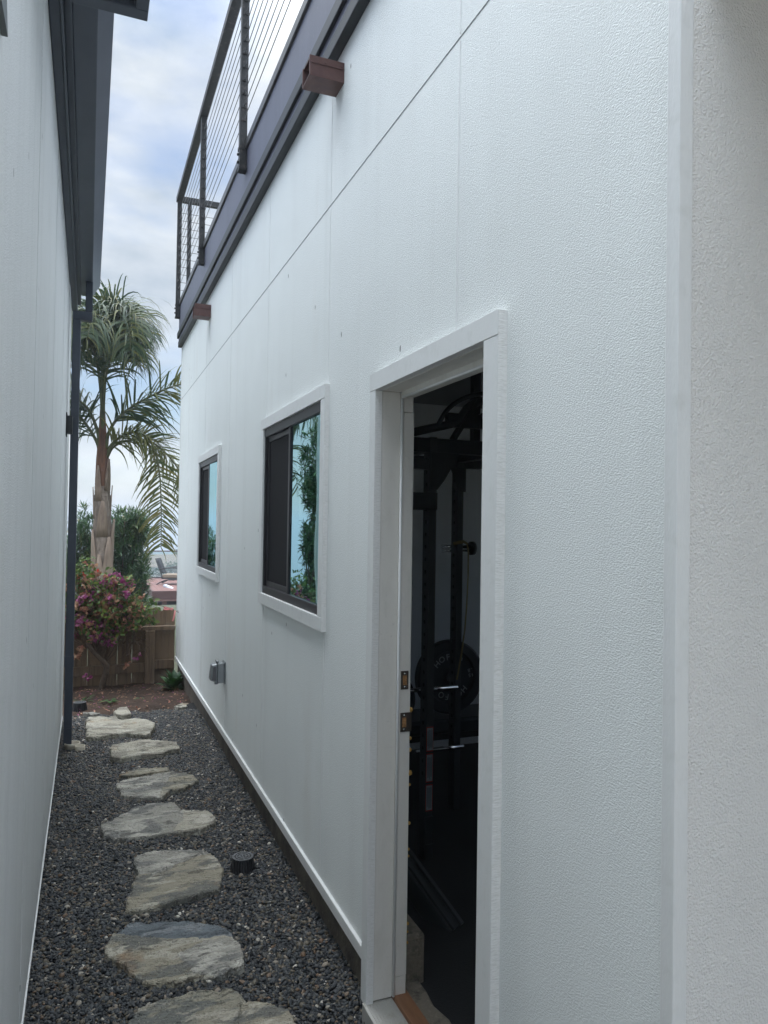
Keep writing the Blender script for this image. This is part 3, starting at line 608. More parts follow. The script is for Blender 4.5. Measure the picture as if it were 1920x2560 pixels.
# ------------------------------------------------------------------ roof railing
rail = thing('cable_railing', (.86, 4.6, 3.95), 'dark steel cable railing around the roof deck of the white house', 'railing')
px = (.838, .884)
def post(x0, x1, y, z0=3.955):
    m = MB().box(x0, x1, y - .023, y + .023, z0, 5.225)
    for k in range(11): m.box(x0 + .008, x1 - .008, y - .028, y + .028, 4.255 + k * .085, 4.272 + k * .085)
    p = part(m, 'post', 'railmetal', rail, .002)
    part(MB().box(x0 - .004, x1 + .001, y - .032, y + .032, z0 - .01, z0 + .006), 'bracket', 'railmetal', p)
    part(MB().box(x0 - .0035, x1 + .001, y - .03, y + .03, 4.08, 4.1), 'bracket', 'railmetal', p)
    for bz in (4.0, 4.05): part(MB().tube([(x0 - .012, y, bz), (x0, y, bz)], .009, 6), 'bolt', 'railmetal', p)
    return p
for y in (2.83, 4.66, 6.49, 8.31): post(*px, y)
for x in (.968, 2.3): post(x - .02, x + .02, 8.32, 4.19)
part(MB().box(.826, .888, Y0, 8.345, 5.226, 5.285), 'top_rail', 'railmetal', rail, .003)
part(MB().box(.8885, 5, 8.29, 8.345, 5.226, 5.285), 'top_rail', 'railmetal', rail, .003)
for k in range(11):
    z = 4.263 + k * .085
    part(MB().tube([(.861, Y0, z), (.861, 8.31, z)], .0026, 6), 'cable', 'cable', rail)
    part(MB().tube([(.861, 8.322, z - .004), (4.5, 8.322, z - .004)], .0026, 6), 'cable', 'cable', rail)

# ------------------------------------------------------------------ outlet cover
oc = thing('outlet_cover', (WX, 5.33, .60), 'grey metal weatherproof outlet cover on the white wall, below the windows', 'outlet')
ya, yb, za, zb = 5.255, 5.345, .595, .735
part(MB().box(WX - .006, WX - .0005, ya - .008, yb + .01, za - .008, zb + .006), 'base_plate', 'outletgrey', oc, .002)
part(MB().box(WX - .055, WX - .0065, ya, yb, za, zb), 'body', 'outletgrey', oc, .006)
ld = part(MB().prism([(WX - .105, za + .022), (WX - .056, za + .004), (WX - .056, zb - .004), (WX - .093, zb - .012)], 1, ya + .004, yb - .004), 'lid', 'outletgrey', oc, .006)
part(MB().prism([(WX - .094, za + .026), (WX - .064, za + .016), (WX - .064, zb - .02), (WX - .086, zb - .026)], 1, ya + .0015, ya + .0038), 'lid_recess', 'outletclear', ld)
part(MB().tube([(WX - .055, ya + .01, zb + .008), (WX - .055, yb - .01, zb + .008)], .008, 10), 'hinge', 'outletgrey', oc)
part(MB().box(WX - .07, WX - .045, ya + .03, yb - .03, za - .012, za - .0005), 'latch', 'outletgrey', oc, .003)

# ------------------------------------------------------------------ left house
LX = -.166
lh = thing('neighbour_house', (LX, 3.5, 0), 'weathered white stucco house on the left with slate grey eaves and gutter', 'house')
LY0, LY1 = -1.6, 6.75
m = MB()
m.add([(LX, LY0, .085), (LX, LY1, .085), (LX, LY1, 3.52), (LX, LY0, 3.52)], [(0, 1, 2, 3)])
m.add([(LX, LY1, .085), (-7, LY1, .085), (-7, LY1, 4.6), (-7 + 0, LY1, 4.6), (LX, LY1, 3.52)], [(0, 1, 2, 4)])
m.add([(LX, LY0, .085), (-7, LY0, .085), (-7, LY0, 4.6), (LX, LY0, 3.52)], [(0, 3, 2, 1)])
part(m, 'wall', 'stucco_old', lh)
part(MB().box(LX - .2, LX - .02, LY0, LY1 - .01, -.3, .085), 'foundation', 'stem', lh)
part(MB().box(LX - .02, LX + .005, LY0, LY1, .082, .094), 'base_trim', 'trim', lh)
part(MB().box(LX - .03, LX + .004, LY1 - .03, LY1 + .004, .095, 3.5), 'corner_trim', 'jamb', lh)
m = MB()
for y in (1.35, 2.57, 3.79, 5.01, 6.15): m.box(LX - .004, LX + .0012, y - .002, y + .002, .1, 3.5)
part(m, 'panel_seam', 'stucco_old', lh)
part(MB().box(-.163, -.127, LY0 - .2, LY1 + .05, 3.50, 3.64), 'frieze_board', 'slate', lh, .003)
part(MB().box(-.1265, -.118, LY0 - .2, LY1 + .05, 3.496, 3.62), 'drip_edge', 'slate_light', lh, .002)
part(MB().box(-.1175, -.091, LY0 - .2, 6.72, 3.535, 3.66), 'fascia_board', 'slate', lh, .003)
part(MB().prism([(-.088, 3.545), (-.004, 3.545), (.052, 3.635), (.052, 3.665), (.044, 3.665), (.044, 3.637), (-.01, 3.552), (-.088, 3.552)], 1, LY0 - .2, 6.45), 'gutter', 'slate_light', lh, .002)
part(MB().prism([(-.09, 3.546), (-.088, 3.553), (-.012, 3.553), (.04, 3.635), (.04, 3.66), (-.09, 3.66)], 1, 6.444, 6.452), 'gutter_cap', 'slate', lh)
part(MB().prism([(.02, 3.67), (.02, 3.70), (-7, 5.5), (-7, 5.4)], 1, LY0 - .3, 6.8), 'roof', 'slate', lh)

ds = thing('downspout', (-.10, 6.1, 0), 'dark slate rectangular downspout at the far corner of the left house', 'downspout')
da, db, yy0, yy1 = -.138, -.08, 6.05, 6.12
part(MB().box(da, db, yy0, yy1, .035, 3.245), 'pipe', 'slate', ds, .005)
part(MB().box(da - .002, .0, yy0 + .001, yy1 - .001, 3.246, 3.312), 'elbow', 'slate', ds, .005)
part(MB().box(-.052, -.001, yy0 + .002, yy1 - .002, 3.313, 3.545), 'outlet_pipe', 'slate', ds, .005)
for e_, za_, zb_ in ((.002, 3.02, 3.035), (.003, .62, .70), (.0015, .155, .16)): part(MB().box(da - e_ * 1.5, db + e_, yy0 - e_, yy1 + e_, za_, zb_), 'collar', 'slate', ds)
part(MB().box(-.112, -.10, yy0 - .004, yy0 - .0005, 2.05, 2.85), 'seam_strip', 'slate', ds)
wb = thing('wall_box', (LX, 5.97, 2.37), 'small black box mounted on the left wall just behind the downspout', 'wall box')
part(MB().box(LX + .0005, LX + .008, 5.90, 6.03, 2.345, 2.515), 'flange', 'mesh_dark', wb)
part(MB().box(LX + .0085, LX + .045, 5.92, 6.02, 2.365, 2.495), 'body', 'darktrim', wb, .003)
dp = thing('drain_pipe', (-.055, 6.0, 0), 'dirty white plastic drain pipe stub in the gravel under the downspout', 'pipe')
m = MB(); m.sm = True
m.lathe([(.052, -.06), (.054, .028), (.057, .035), (.057, .05), (.048, .05), (.045, -.04)], (-.075, 6.06, 0), 24)
part(m, 'socket', 'pvc', dp)
m = MB(); m.sm = True
m.lathe([(.036, -.05), (.036, .044), (.031, .044), (.03, -.05)], (-.02, 5.985, 0), 20)
part(m, 'pipe', 'pvc', dp)
# louvred box under the eave
vb = thing('louvre_box', (0, 2.5, 3.45), 'dark framed louvre box hanging below the left gutter, cut off by the top edge', 'vent box')
part(MB().box(-.09, .155, 2.61, 2.665, 3.45, 3.63).box(-.09, .155, 2.05, 2.09, 3.45, 3.63).box(.115, .155, 2.0905, 2.6095, 3.45, 3.63).box(-.09, -.06, 2.0905, 2.6095, 3.45, 3.63), 'frame', 'slate_light', vb, .003)
m = MB()
for k in range(9): m.box(-.0595 + .0195 * k + .012, -.0595 + .0195 * k + .0145, 2.091, 2.609, 3.462, 3.474)
for k in range(22): m.box(-.0595, .1145, 2.1 + k * .0235, 2.103 + k * .0235, 3.475, 3.484)
part(m, 'grille', 'slate', vb)
part(MB().box(-.0595, .1145, 2.091, 2.609, 3.6, 3.625), 'backing', 'mesh_dark', vb)
vh = thing('vent_hood', (LX, 1.5, 2.6), 'grey sloped vent hood on the left wall, barely in the left edge', 'vent hood')
part(MB().prism([(LX + .0005, 2.60), (LX + .012, 2.60), (LX + .004, 2.78), (LX + .0005, 2.78)], 1, 1.30, 1.50), 'hood', 'lampgrey', vh, .001)

# ------------------------------------------------------------------ domed drain grates
def drain(name_loc, label, s=1.0):
    t = thing('drain_grate', name_loc, label, 'drain', 'domed drain grates in the ground')
    c = Vector(name_loc); r0, r1, hh = .066 * s, .050 * s, .072 * s
    m = MB(); seg = 26
    for k in range(seg):
        a = 2 * math.pi * k / seg; da_ = .075
        p = lambda r, an, z: (c.x + r * math.cos(an), c.y + r * math.sin(an), c.z + z)
        m.hexa([p(r0 - .01, a - da_, 0), p(r0, a - da_, 0), p(r0, a + da_, 0), p(r0 - .01, a + da_, 0), p(r1 - .01, a - da_, hh), p(r1, a - da_, hh), p(r1, a + da_, hh), p(r1 - .01, a + da_, hh)])
    part(m, 'side_bar', 'drainblack', t)
    part(MB().lathe([(r0 - .016, -.01), (r1 - .014, hh - .006), (.002, hh - .006)], c, 24), 'core', 'mesh_dark', t)
    m = MB()
    def ring(a, b, z0, z1):
        seg = 32; vs = []
        for k in range(seg):
            an = 2 * math.pi * k / seg; ca, sa = math.cos(an), math.sin(an)
            for r, z in ((a, z0), (b, z0), (b, z1), (a, z1)): vs.append((c.x + r * ca, c.y + r * sa, c.z + z))
        m.add(vs, [(k * 4 + j, ((k + 1) % seg) * 4 + j, ((k + 1) % seg) * 4 + (j + 1) % 4, k * 4 + (j + 1) % 4) for k in range(seg) for j in range(4)])
    ring(r1 * .80, r1 * 1.03, hh, hh + .004); ring(r1 * .55, r1 * .70, hh, hh + .004); ring(r1 * .26, r1 * .44, hh, hh + .004)
    ring(.001, r1 * .1, hh, hh + .004)
    m.box(c.x - r1 * .9, c.x + r1 * .9, c.y - .003, c.y + .003, c.z + hh - .001, c.z + hh + .0035).box(c.x - .003, c.x + .003, c.y - r1 * .9, c.y + r1 * .9, c.z + hh - .0012, c.z + hh + .0033)
    part(m, 'top_ring', 'grateTop', t)
    part(MB().lathe([(r0 + .006, -.012), (r0 + .006, .004), (r0 - .004, .006)], c, 28), 'rim', 'drainblack', t)
drain((.742, 3.66, .006), 'black domed plastic drain grate in the gravel beside the near stones')
drain((-.035, 7.17, .02), 'black domed drain grate in the soil by the downspout at the far end', 1.05)

# ------------------------------------------------------------------ fence
fc = thing('wooden_fence', (.3, 8.4, -.1), 'weathered brown dog-eared picket fence closing the end of the path', 'fence')
FY = 8.42
for n_ in range(-14, 6):
    gp = R.choice([.0025, .004, .006]) if n_ < 4 else .0008; xa = .025 + n_ * .148 + gp / 2; xb = xa + .148 - gp; zt = .78 + R.uniform(-.012, .008); cx_ = .03
    if n_ == 5: xb = .912
    lean = R.uniform(-.002, .002)
    m = MB().prism([(xa, -.2), (xb, -.2), (xb + lean, zt - cx_ * 1.1), (xb - cx_ + lean, zt), (xa + cx_ + lean, zt), (xa + lean, zt - cx_ * 1.1)], 1, FY + R.uniform(0, .003), FY + .018)
    part(m, 'picket', 'fence', fc, .002)
part(MB().box(-2.1, .91, FY - .075, FY - .003, .548, .592), 'rail', 'fence', fc, .004)
part(MB().hexa([(-2.1, FY - .04, .06), (.597, FY - .04, .098), (.597, FY - .003, .098), (-2.1, FY - .003, .06), (-2.1, FY - .04, .16), (.597, FY - .04, .198), (.597, FY - .003, .198), (-2.1, FY - .003, .16)]), 'rail', 'fence', fc, .004)
part(MB().box(.697, .90, FY - .042, FY - .003, .125, .222), 'rail', 'fence', fc, .004)
part(MB().box(.597, .696, FY - .09, FY - .003, -.2, .547), 'post', 'fence', fc, .005)
part(MB().box(-1.85, -1.75, FY - .09, FY - .003, -.2, .547), 'post', 'fence', fc, .005)

# ------------------------------------------------------------------ vegetation helpers
def leaf(m, p, d, nrm, ln, wd, mi=0, bend=.15, fold=.15):
    """a lance leaf of 4 quads folded on its midrib"""
    p = Vector(p); d = Vector(d).normalized(); s = d.cross(Vector(nrm));
    if s.length < .05: s = d.orthogonal()
    s.normalize(); u = s.cross(d)
    o = len(m.v); prof = [(0, .06), (.33, .85), (.68, .8), (1, .02)]
    for t, w_ in prof:
        c = p + d * ln * t - u * bend * ln * t * t * 1.0
        for k in (-1, 0, 1): m.v.append(tuple(c + s * k * wd * .5 * w_ + u * (abs(k) * fold * wd * w_)))
    for i in range(3):
        for k in range(2): m.f.append([o + i * 3 + k, o + i * 3 + k + 1, o + i * 3 + 4 + k, o + i * 3 + 3 + k]); m.m.append(mi); m.smooth.append(True)
def ruv(r):
    z = r.uniform(-1, 1); a = r.uniform(0, 2 * math.pi); q = math.sqrt(1 - z * z); return Vector((q * math.cos(a), q * math.sin(a), z))

# palm
palm = thing('palm_tree', (.21, 11.24, -.3), 'tall palm with drooping feathery fronds beyond the wooden fence', 'palm tree')
pz = [(-.35, .17), (.3, .15), (.9, .145), (1.3, .128), (1.7, .122), (2.0, .115), (2.08, .108), (2.2, .10), (2.35, .085)]
tp = [Vector((.225 - .018 * (z + .3), 11.24, z)) for z, r in pz]
m = MB(); m.tube(crv(tp, 50), [np.interp(i / 50, np.linspace(0, 1, len(pz)), [r for z, r in pz]) * (1 + .035 * math.sin(i * 1.9) + .02 * math.sin(i * 5.3)) for i in range(51)], 20)
part(m, 'trunk', 'palmtrunk', palm)
m = MB(); m.tube(crv([(.182, 11.24, 2.1), (.176, 11.24, 2.45), (.170, 11.235, 2.8), (.163, 11.22, 3.1), (.158, 11.215, 3.4)], 14), [np.interp(i / 14, [0, .08, .35, .6, 1], [.085, .104, .088, .058, .03]) for i in range(15)], 14)
part(m, 'crownshaft', 'palmfibre', palm)
for (ang, z0, hh, wd) in [(240, 2.0, .5, .09), (310, 2.15, .45, .09), (205, .75, .85, .16), (-20, .95, .80, .17), (250, .35, .9, .17), (300, .55, .95, .18), (270, 1.5, .5, .15), (180, 1.75, .45, .10), (0, 1.75, .48, .10)]:
    a = rad(ang); cx_, cy_ = .215 - .018 * z0, 11.24; rr = .142 if z0 < 1 else .126 if z0 < 1.6 else .115
    n_ = Vector((math.cos(a), math.sin(a), 0)); s = Vector((-n_.y, n_.x, 0)); vs = []
    for t, ww, ro in [(0, 1, 0), (.35, .9, .004), (.7, .6, .008), (1, .2, .014)]:
        for k in (-1, -.4, .4, 1): 
            an = a + k * ww * wd / rr * .55; r2 = rr + .006 + ro
            vs.append((cx_ + r2 * math.cos(an), cy_ + r2 * math.sin(an), z0 + hh * t))
    mm = MB(); mm.sm = True; mm.add(vs, [(i * 4 + k, i * 4 + k + 1, i * 4 + 5 + k, i * 4 + 4 + k) for i in range(3) for k in range(3)])
    o = part(mm, 'leaf_base', 'palmboot', palm); sm_ = o.modifiers.new('thick', 'SOLIDIFY'); sm_.thickness = .012
def frond(pts, n, ln, lm, r0=.022, start=.18, droop=1.0, seed=0, fwdness=.5, wid=.026, spread=1.0):
    r = random.Random(seed); pts = [(p_[0], p_[1], p_[2] if p_[2] < 4.1 else 4.1 + (p_[2] - 4.1) * .74) for p_ in pts]; P = crv(pts, 40); m = MB(); m.mi = 0
    m.tube(P, [r0 * (1 - .85 * i / 40) + .0015 for i in range(41)], 7); m.mi = 1
    for i in range(n):
        for side in (-1, 1):
            t = start + (1 - start) * (i + r.random()) / n; f = t * 40; k = min(int(f), 39); p = P[k].lerp(P[k + 1], f - k); T = (P[k + 1] - P[k]).normalized()
            S = T.cross(Vector((0, 0, 1)));
            if S.length < .25: S = T.cross(Vector((0, -1, .2)))
            S.normalize(); U = S.cross(T)
            pl_ = r.gauss(0, .55) * spread
            d = (S * side * math.cos(pl_) + U * math.sin(pl_) + T * (fwdness + r.uniform(-.1, .25))).normalized()
            L_ = ln * (.55 + .75 * math.sin(math.pi * min(1, .18 + .8 * t))) * r.uniform(.8, 1.1); w_ = wid * r.uniform(.8, 1.15)
            seg = 6; c = p.copy(); step = L_ / seg; g_ = droop * r.uniform(.7, 1.3); o = len(m.v); wn = d.cross(T).normalized()
            side_v = wn.cross(d).normalized()
            for j in range(seg + 1):
                ww = w_ * .5 * (1 - (j / seg) ** 2.2 * .93) * (.5 if j == 0 else 1)
                sv = side_v - d * side_v.dot(d)
                if sv.length > 1e-4: sv.normalize()
                m.v.append(tuple(c - sv * ww)); m.v.append(tuple(c + sv * ww))
                c = c + d * step; d = (d + Vector((0, 0, -1)) * g_ * .33 * (j + .6) / seg * 1.5).normalized()
            for j in range(seg): m.f.append([o + 2 * j, o + 2 * j + 1, o + 2 * j + 3, o + 2 * j + 2]); m.m.append(1); m.smooth.append(True)
    return part(m, 'frond', ['rachis', lm], palm)
b0 = (.165, 11.22, 2.78)
# the tall central group
frond([b0, (.155, 11.21, 3.5), (.15, 11.2, 4.1), (.22, 11.1, 4.72), (.40, 10.95, 4.9), (.58, 10.8, 4.72), (.68, 10.7, 4.4)], 105, .66, 'palmleaf', .030, .34, 1.7, 1)
frond([b0, (.15, 11.19, 3.4), (.14, 11.1, 4.1), (.10, 10.9, 4.62), (.04, 10.6, 4.66), (-.02, 10.4, 4.40), (-.05, 10.3, 4.1)], 105, .60, 'palmleaf', .028, .32, 2.1, 2, .5, .024, 1.4)
frond([b0, (.16, 11.17, 3.4), (.19, 11.05, 4.1), (.30, 10.85, 4.6), (.40, 10.6, 4.62), (.46, 10.45, 4.3), (.48, 10.4, 4.0)], 105, .60, 'palmleaf', .028, .32, 2.1, 13, .5, .024, 1.4)
frond([b0, (.15, 11.24, 3.4), (.13, 11.25, 4.1), (.02, 11.3, 4.6), (-.2, 11.3, 4.72), (-.4, 11.3, 4.5), (-.5, 11.3, 4.2)], 95, .64, 'palmleaf', .028, .34, 1.7, 3)
frond([b0, (.16, 11.25, 3.5), (.18, 11.35, 4.2), (.26, 11.7, 4.8), (.35, 12.1, 4.85), (.4, 12.4, 4.5)], 90, .66, 'palmleaf', .028, .32, 1.5, 4)
frond([b0, (.155, 11.2, 3.6), (.16, 11.18, 4.3), (.20, 11.12, 4.85), (.29, 11.05, 5.0), (.36, 11.0, 4.95)], 80, .52, 'palmleaf', .024, .40, 1.3, 5, .8)
frond([b0, (.17, 11.15, 3.3), (.20, 10.95, 3.8), (.33, 10.75, 4.15), (.50, 10.6, 4.15), (.60, 10.5, 3.85)], 80, .55, 'palmleaf', .024, .34, 1.9, 6, .5, .024, 1.3)
frond([b0, (.15, 11.15, 3.3), (.08, 10.95, 3.85), (-.03, 10.8, 4.2), (-.16, 10.7, 4.2), (-.24, 10.65, 3.9)], 80, .55, 'palmleaf', .024, .34, 1.9, 7, .5, .024, 1.3)
# spreading fronds
frond([(.22, 11.2, 2.75), (.25, 11.18, 2.98), (.40, 11.12, 3.22), (.72, 11.0, 3.46), (1.2, 10.8, 3.68), (1.75, 10.6, 3.65), (2.2, 10.5, 3.4)], 100, .62, 'palmleaf', .026, .26, .85, 8, .55, .03)
frond([(.23, 11.2, 2.62), (.30, 11.16, 2.82), (.54, 11.06, 2.98), (.80, 10.96, 2.86), (.92, 10.92, 2.45), (.96, 10.92, 1.9), (.97, 10.93, 1.35)], 88, .50, 'palmyellow', .024, .16, .9, 9, .55)
frond([(.22, 11.24, 2.6), (.33, 11.3, 2.8), (.62, 11.4, 2.92), (.95, 11.5, 2.85), (1.3, 11.55, 2.45), (1.5, 11.6, 1.9)], 74, .58, 'palmyellow', .024, .18, .9, 10, .55)
frond([(.13, 11.22, 2.75), (.10, 11.22, 2.98), (-.01, 11.25, 3.26), (-.17, 11.3, 3.42), (-.6, 11.4, 3.62), (-1.1, 11.4, 3.66), (-1.55, 11.4, 3.35), (-1.75, 11.4, 2.9)], 96, .6, 'palmleaf', .026, .24, 1.0, 11)
frond([(.13, 11.22, 2.62), (.10, 11.24, 2.82), (-.05, 11.3, 3.08), (-.2, 11.35, 3.22), (-.55, 11.3, 3.2), (-.95, 11.2, 2.8), (-1.15, 11.15, 2.3)], 70, .6, 'palmleaf', .026, .22, 1.0, 12)

def shrub(base, blobs, nt_, label, cat, name, lmats, ln=(.11, .16), wd=.022, per=12, seed=0, flowers=0, fmat='cream', lightfrac=.15, upw=.5, stems=9):
    r = random.Random(seed); t = thing(name, base, label, cat)
    m = MB(); st = MB(); fl = MB(); B = Vector(base); tot = sum(b[4] for b in blobs); stem_n = 0
    for i in range(nt_):
        q = r.random() * tot
        for b in blobs:
            q -= b[4]
            if q <= 0: break
        c = Vector(b[:3]); rad3 = b[3]
        d = ruv(r); rr = (r.random() ** .45); p = c + Vector((d.x * rad3[0], d.y * rad3[1], d.z * rad3[2])) * rr
        if p.z < B.z + .03: continue
        out_ = (p - c).normalized() * .7 + Vector((0, 0, upw)) + ruv(r) * .45; out_.normalize()
        light = r.random() < lightfrac * (1.5 if rr > .8 else .6)
        for k in range(per):
            dd = (out_ * r.uniform(.1, 1.1) + ruv(r) * .8).normalized()
            leaf(m, p + ruv(r) * .03 - out_ * r.random() * .08, dd, ruv(r) * .5 + Vector((0, 0, 1)), r.uniform(*ln), wd * r.uniform(.8, 1.2), 1 if light else 0, r.uniform(0, .25))
        if stem_n < stems and r.random() < .2:
            stem_n += 1; st.tube(crv([B + Vector((r.uniform(-.15, .15), r.uniform(-.1, .1), 0)), B.lerp(p, .5) + ruv(r) * .12, p], 8), [.016 * (1 - i_ / 9) + .002 for i_ in range(9)], 6)
        elif r.random() < .3: st.tube([p - out_ * .22 + ruv(r) * .04, p], [.004, .002], 4)
        if flowers and r.random() < flowers and rr > .7:
            for k in range(5): leaf(fl, p + out_ * .06 + ruv(r) * .02, ruv(r) + out_, out_, .035, .028, 0, 0)
    part(m, 'foliage', lmats, t); part(st, 'stem', 'twig', t)
    if fl.v: part(fl, 'flower', fmat, t)
    return t
shrub((.05, 13.3, -.35), [(-.25, 13.4, .8, (.75, .7, 1.0), 1.0), (0.0, 13.4, 1.40, (.30, .4, .60), .5), (-.35, 13.4, .9, (.35, .4, .6), .4), (.3, 13.3, .6, (.4, .5, .9), .5)], 720, 'dark oleander shrub behind the left side of the palm trunk', 'shrub', 'oleander_shrub', ['oleander', 'oleanderlight'], seed=21, flowers=.03)
shrub((.75, 13.1, -.35), [(.60, 13.1, .9, (.42, .5, .95), 1.0), (.50, 13.1, 1.5, (.36, .4, .50), .5), (.80, 13.0, 1.55, (.20, .3, .42), .4), (.78, 12.9, .45, (.20, .35, .75), .6), (.45, 12.9, .3, (.5, .4, .7), .5)], 900, 'dark oleander shrub with cream flowers on the right of the palm trunk', 'shrub', 'oleander_shrub', ['oleander', 'oleanderlight'], seed=22, flowers=.06)
# the tall slender shrub standing past the end of the left house (mirrored in the windows)
shrub((-.85, 9.3, -.2), [(-.85, 9.3, .55, (.42, .35, .55), 1.2), (-.98, 9.3, 1.45, (.22, .32, .75), 1.2), (-.97, 9.35, 2.5, (.26, .36, .75), 1.1), (-.82, 9.2, 1.45, (.16, .2, .18), .25), (-.84, 9.2, 2.1, (.14, .2, .2), .25)], 560, 'tall slender shrub standing past the far end of the left house', 'shrub', 'tall_shrub', ['oleander', 'oleanderlight'], ln=(.09, .14), seed=23, upw=.2)

# bougainvillea
bv = thing('bougainvillea', (.155, 8.15, -.06), 'sprawling bougainvillea with magenta and faded tan bracts against the fence', 'bougainvillea')
r = random.Random(31)
T1 = crv([(.155, 8.15, -.08), (.175, 8.13, .06), (.205, 8.12, .18), (.190, 8.10, .27), (.075, 8.1, .40), (-.01, 8.1, .53), (-.09, 8.12, .64), (-.16, 8.14, .85)], 28)
m = MB(); m.tube(T1, [.034 - .016 * i / 28 for i in range(29)], 10); part(m, 'trunk', 'bark', bv)
tw = MB(); lv = MB(); br = MB()
dens = [(-.02, 8.15, .95, (.30, .26, .22), 1.0), (.22, 8.12, .93, (.34, .28, .20), 1.4), (.10, 8.05, .70, (.30, .2, .20), 1.1), (.36, 8.12, .78, (.26, .24, .18), 1.0), (.48, 8.2, .72, (.18, .2, .14), .4), (-.02, 8.15, 1.20, (.14, .2, .13), .35), (.28, 8.1, 1.10, (.16, .2, .10), .4), (.5, 8.15, .85, (.12, .15, .08), .2), (-.5, 8.2, .8, (.45, .3, .35), 1.0)]
tot = sum(b[4] for b in dens)
def bractcluster(p, mi, n=5, s=.042):
    for k in range(n):
        q = p + ruv(r) * .032; a = ruv(r)
        for j in range(3):
            dd = (a * .55 + ruv(r) * .8).normalized(); leaf(br, q, dd, a, s * r.uniform(.75, 1.15), s * .82, mi, r.uniform(-.2, .3), .25)
for i in range(560):
    q = r.random() * tot
    for b in dens:
        q -= b[4]
        if q <= 0: break
    d = ruv(r) * (r.random() ** .5); p = Vector(b[:3]) + Vector((d.x * b[3][0], d.y * b[3][1], d.z * b[3][2]))
    src = T1[r.randrange(12, 29)]
    if i % 3 == 0:
        mid = src.lerp(p, .5) + ruv(r) * .08 + Vector((0, 0, .04)); tw.tube(crv([src, mid, p], 5), [.006, .005, .004, .003, .0025, .0015], 5)
    else: tw.tube([p - ruv(r) * .12, p], [.0025, .0012], 4)
    hx = p.x + r.gauss(0, .05); hz = p.z + r.gauss(0, .05)
    x_ = r.random()
    # bracts colour by where on the bush they are: magenta sprays, tan faded ones low right, coral top left
    if hz > 1.08 and hx < .06: ty = 'green' if x_ < .72 else 'coral' if x_ < .80 else 'tan' if x_ < .9 else 'none'
    elif (hz > .98 and .18 < hx < .5): ty = 'mag' if x_ < .55 else 'tan' if x_ < .7 else 'green'
    elif hz < .60: ty = 'mag' if x_ < .32 else 'tan' if x_ < .6 else 'none'
    elif hx > .42: ty = 'tan' if x_ < .5 else 'green' if x_ < .85 else 'none'
    elif hx < .02: ty = 'mag' if x_ < .25 else 'tan' if x_ < .5 else 'green' if x_ < .8 else 'none'
    else: ty = 'tan' if x_ < .42 else 'mag' if x_ < .60 else 'green' if x_ < .78 else 'none'
    if ty == 'mag': bractcluster(p, 0, 4, .036)
    elif ty == 'tan': bractcluster(p, 1, 4, .038)
    elif ty == 'coral': bractcluster(p, 2, 3)
    if ty == 'green' or r.random() < .3:
        for k in range(7): leaf(lv, p + ruv(r) * .06, ruv(r) + Vector((0, -.2, .1)), ruv(r) + Vector((0, 0, 1)), r.uniform(.035, .06), r.uniform(.025, .04), 0, .2)
# hanging low sprays and the long arm along the fence top
for p, mi, n_ in [((.19, 8.05, .50), 0, 8), ((.14, 8.05, .52), 0, 5), ((-.03, 8.05, .43), 1, 8), ((-.07, 8.05, .38), 1, 5), ((.27, 8.05, .52), 1, 4), ((.52, 8.1, .30), 0, 2), ((.39, 8.15, .25), 1, 3), ((.03, 8.1, .13), 0, 3), ((.24, 8.05, .50), 0, 4)]:
    p = Vector(p); bractcluster(p, mi, n_); tw.tube([p + Vector((r.uniform(-.1, .1), .05, .2)), p], [.003, .0015], 4)
arm = crv([(.42, 8.12, .86), (.55, 8.15, .88), (.70, 8.2, .84), (.82, 8.22, .80), (.90, 8.22, .765), (.97, 8.15, .80)], 16); tw.tube(arm, [.005 - .00022 * i for i in range(17)], 6)
tw.tube(crv([(.9, 8.22, .765), (.93, 8.2, .74), (1.0 - .1, 8.1, .78)], 5), .002, 5)
for p in [(.62, 8.15, .70), (.58, 8.14, .72), (.66, 8.17, .85), (.65, 8.16, .82)]:
    for k in range(9): leaf(lv, Vector(p) + ruv(r) * .05, ruv(r), ruv(r) + Vector((0, -.5, 1)), .065, .045, 0, .2)
for k in range(90):       # fine dry twigs low on the right
    p = Vector((r.uniform(.3, .62), 8.15 + r.uniform(-.1, .1), r.uniform(.35, .7))); tw.tube([p, p + ruv(r) * .13], [.0022, .001], 4)
part(tw, 'twig', 'twig', bv); part(lv, 'leaf', 'bleaf', bv); part(br, 'bract', ['magenta', 'tanbract', 'coral'], bv)
rb_ = thing('ribbon', (.83, 8.2, .8), 'pink flagging ribbon tied to the bare branch above the fence', 'ribbon')
def strip(pts, wd, nrm):
    P = crv(pts, 10); m = MB(); m.sm = True; vs = []
    for i, p in enumerate(P):
        d = (P[min(i + 1, 10)] - P[max(i - 1, 0)]).normalized(); s = d.cross(Vector(nrm)).normalized()
        vs += [p - s * wd / 2, p + s * wd / 2]
    return m.add(vs, [(2 * i, 2 * i + 1, 2 * i + 3, 2 * i + 2) for i in range(10)])
part(strip([(.86, 8.19, .785), (.82, 8.17, .80), (.78, 8.15, .815), (.765, 8.16, .81)], .020, (0, -1, .3)), 'bow', 'pinktape', rb_)
part(strip([(.865, 8.19, .80), (.80, 8.18, .79), (.765, 8.17, .795)], .015, (0, -1, .6)), 'bow', 'pinktape', rb_)
part(strip([(.885, 8.19, .775), (.878, 8.17, .74), (.868, 8.165, .69), (.858, 8.17, .665)], .017, (0, -1, .1)), 'tail', 'pinktape', rb_)
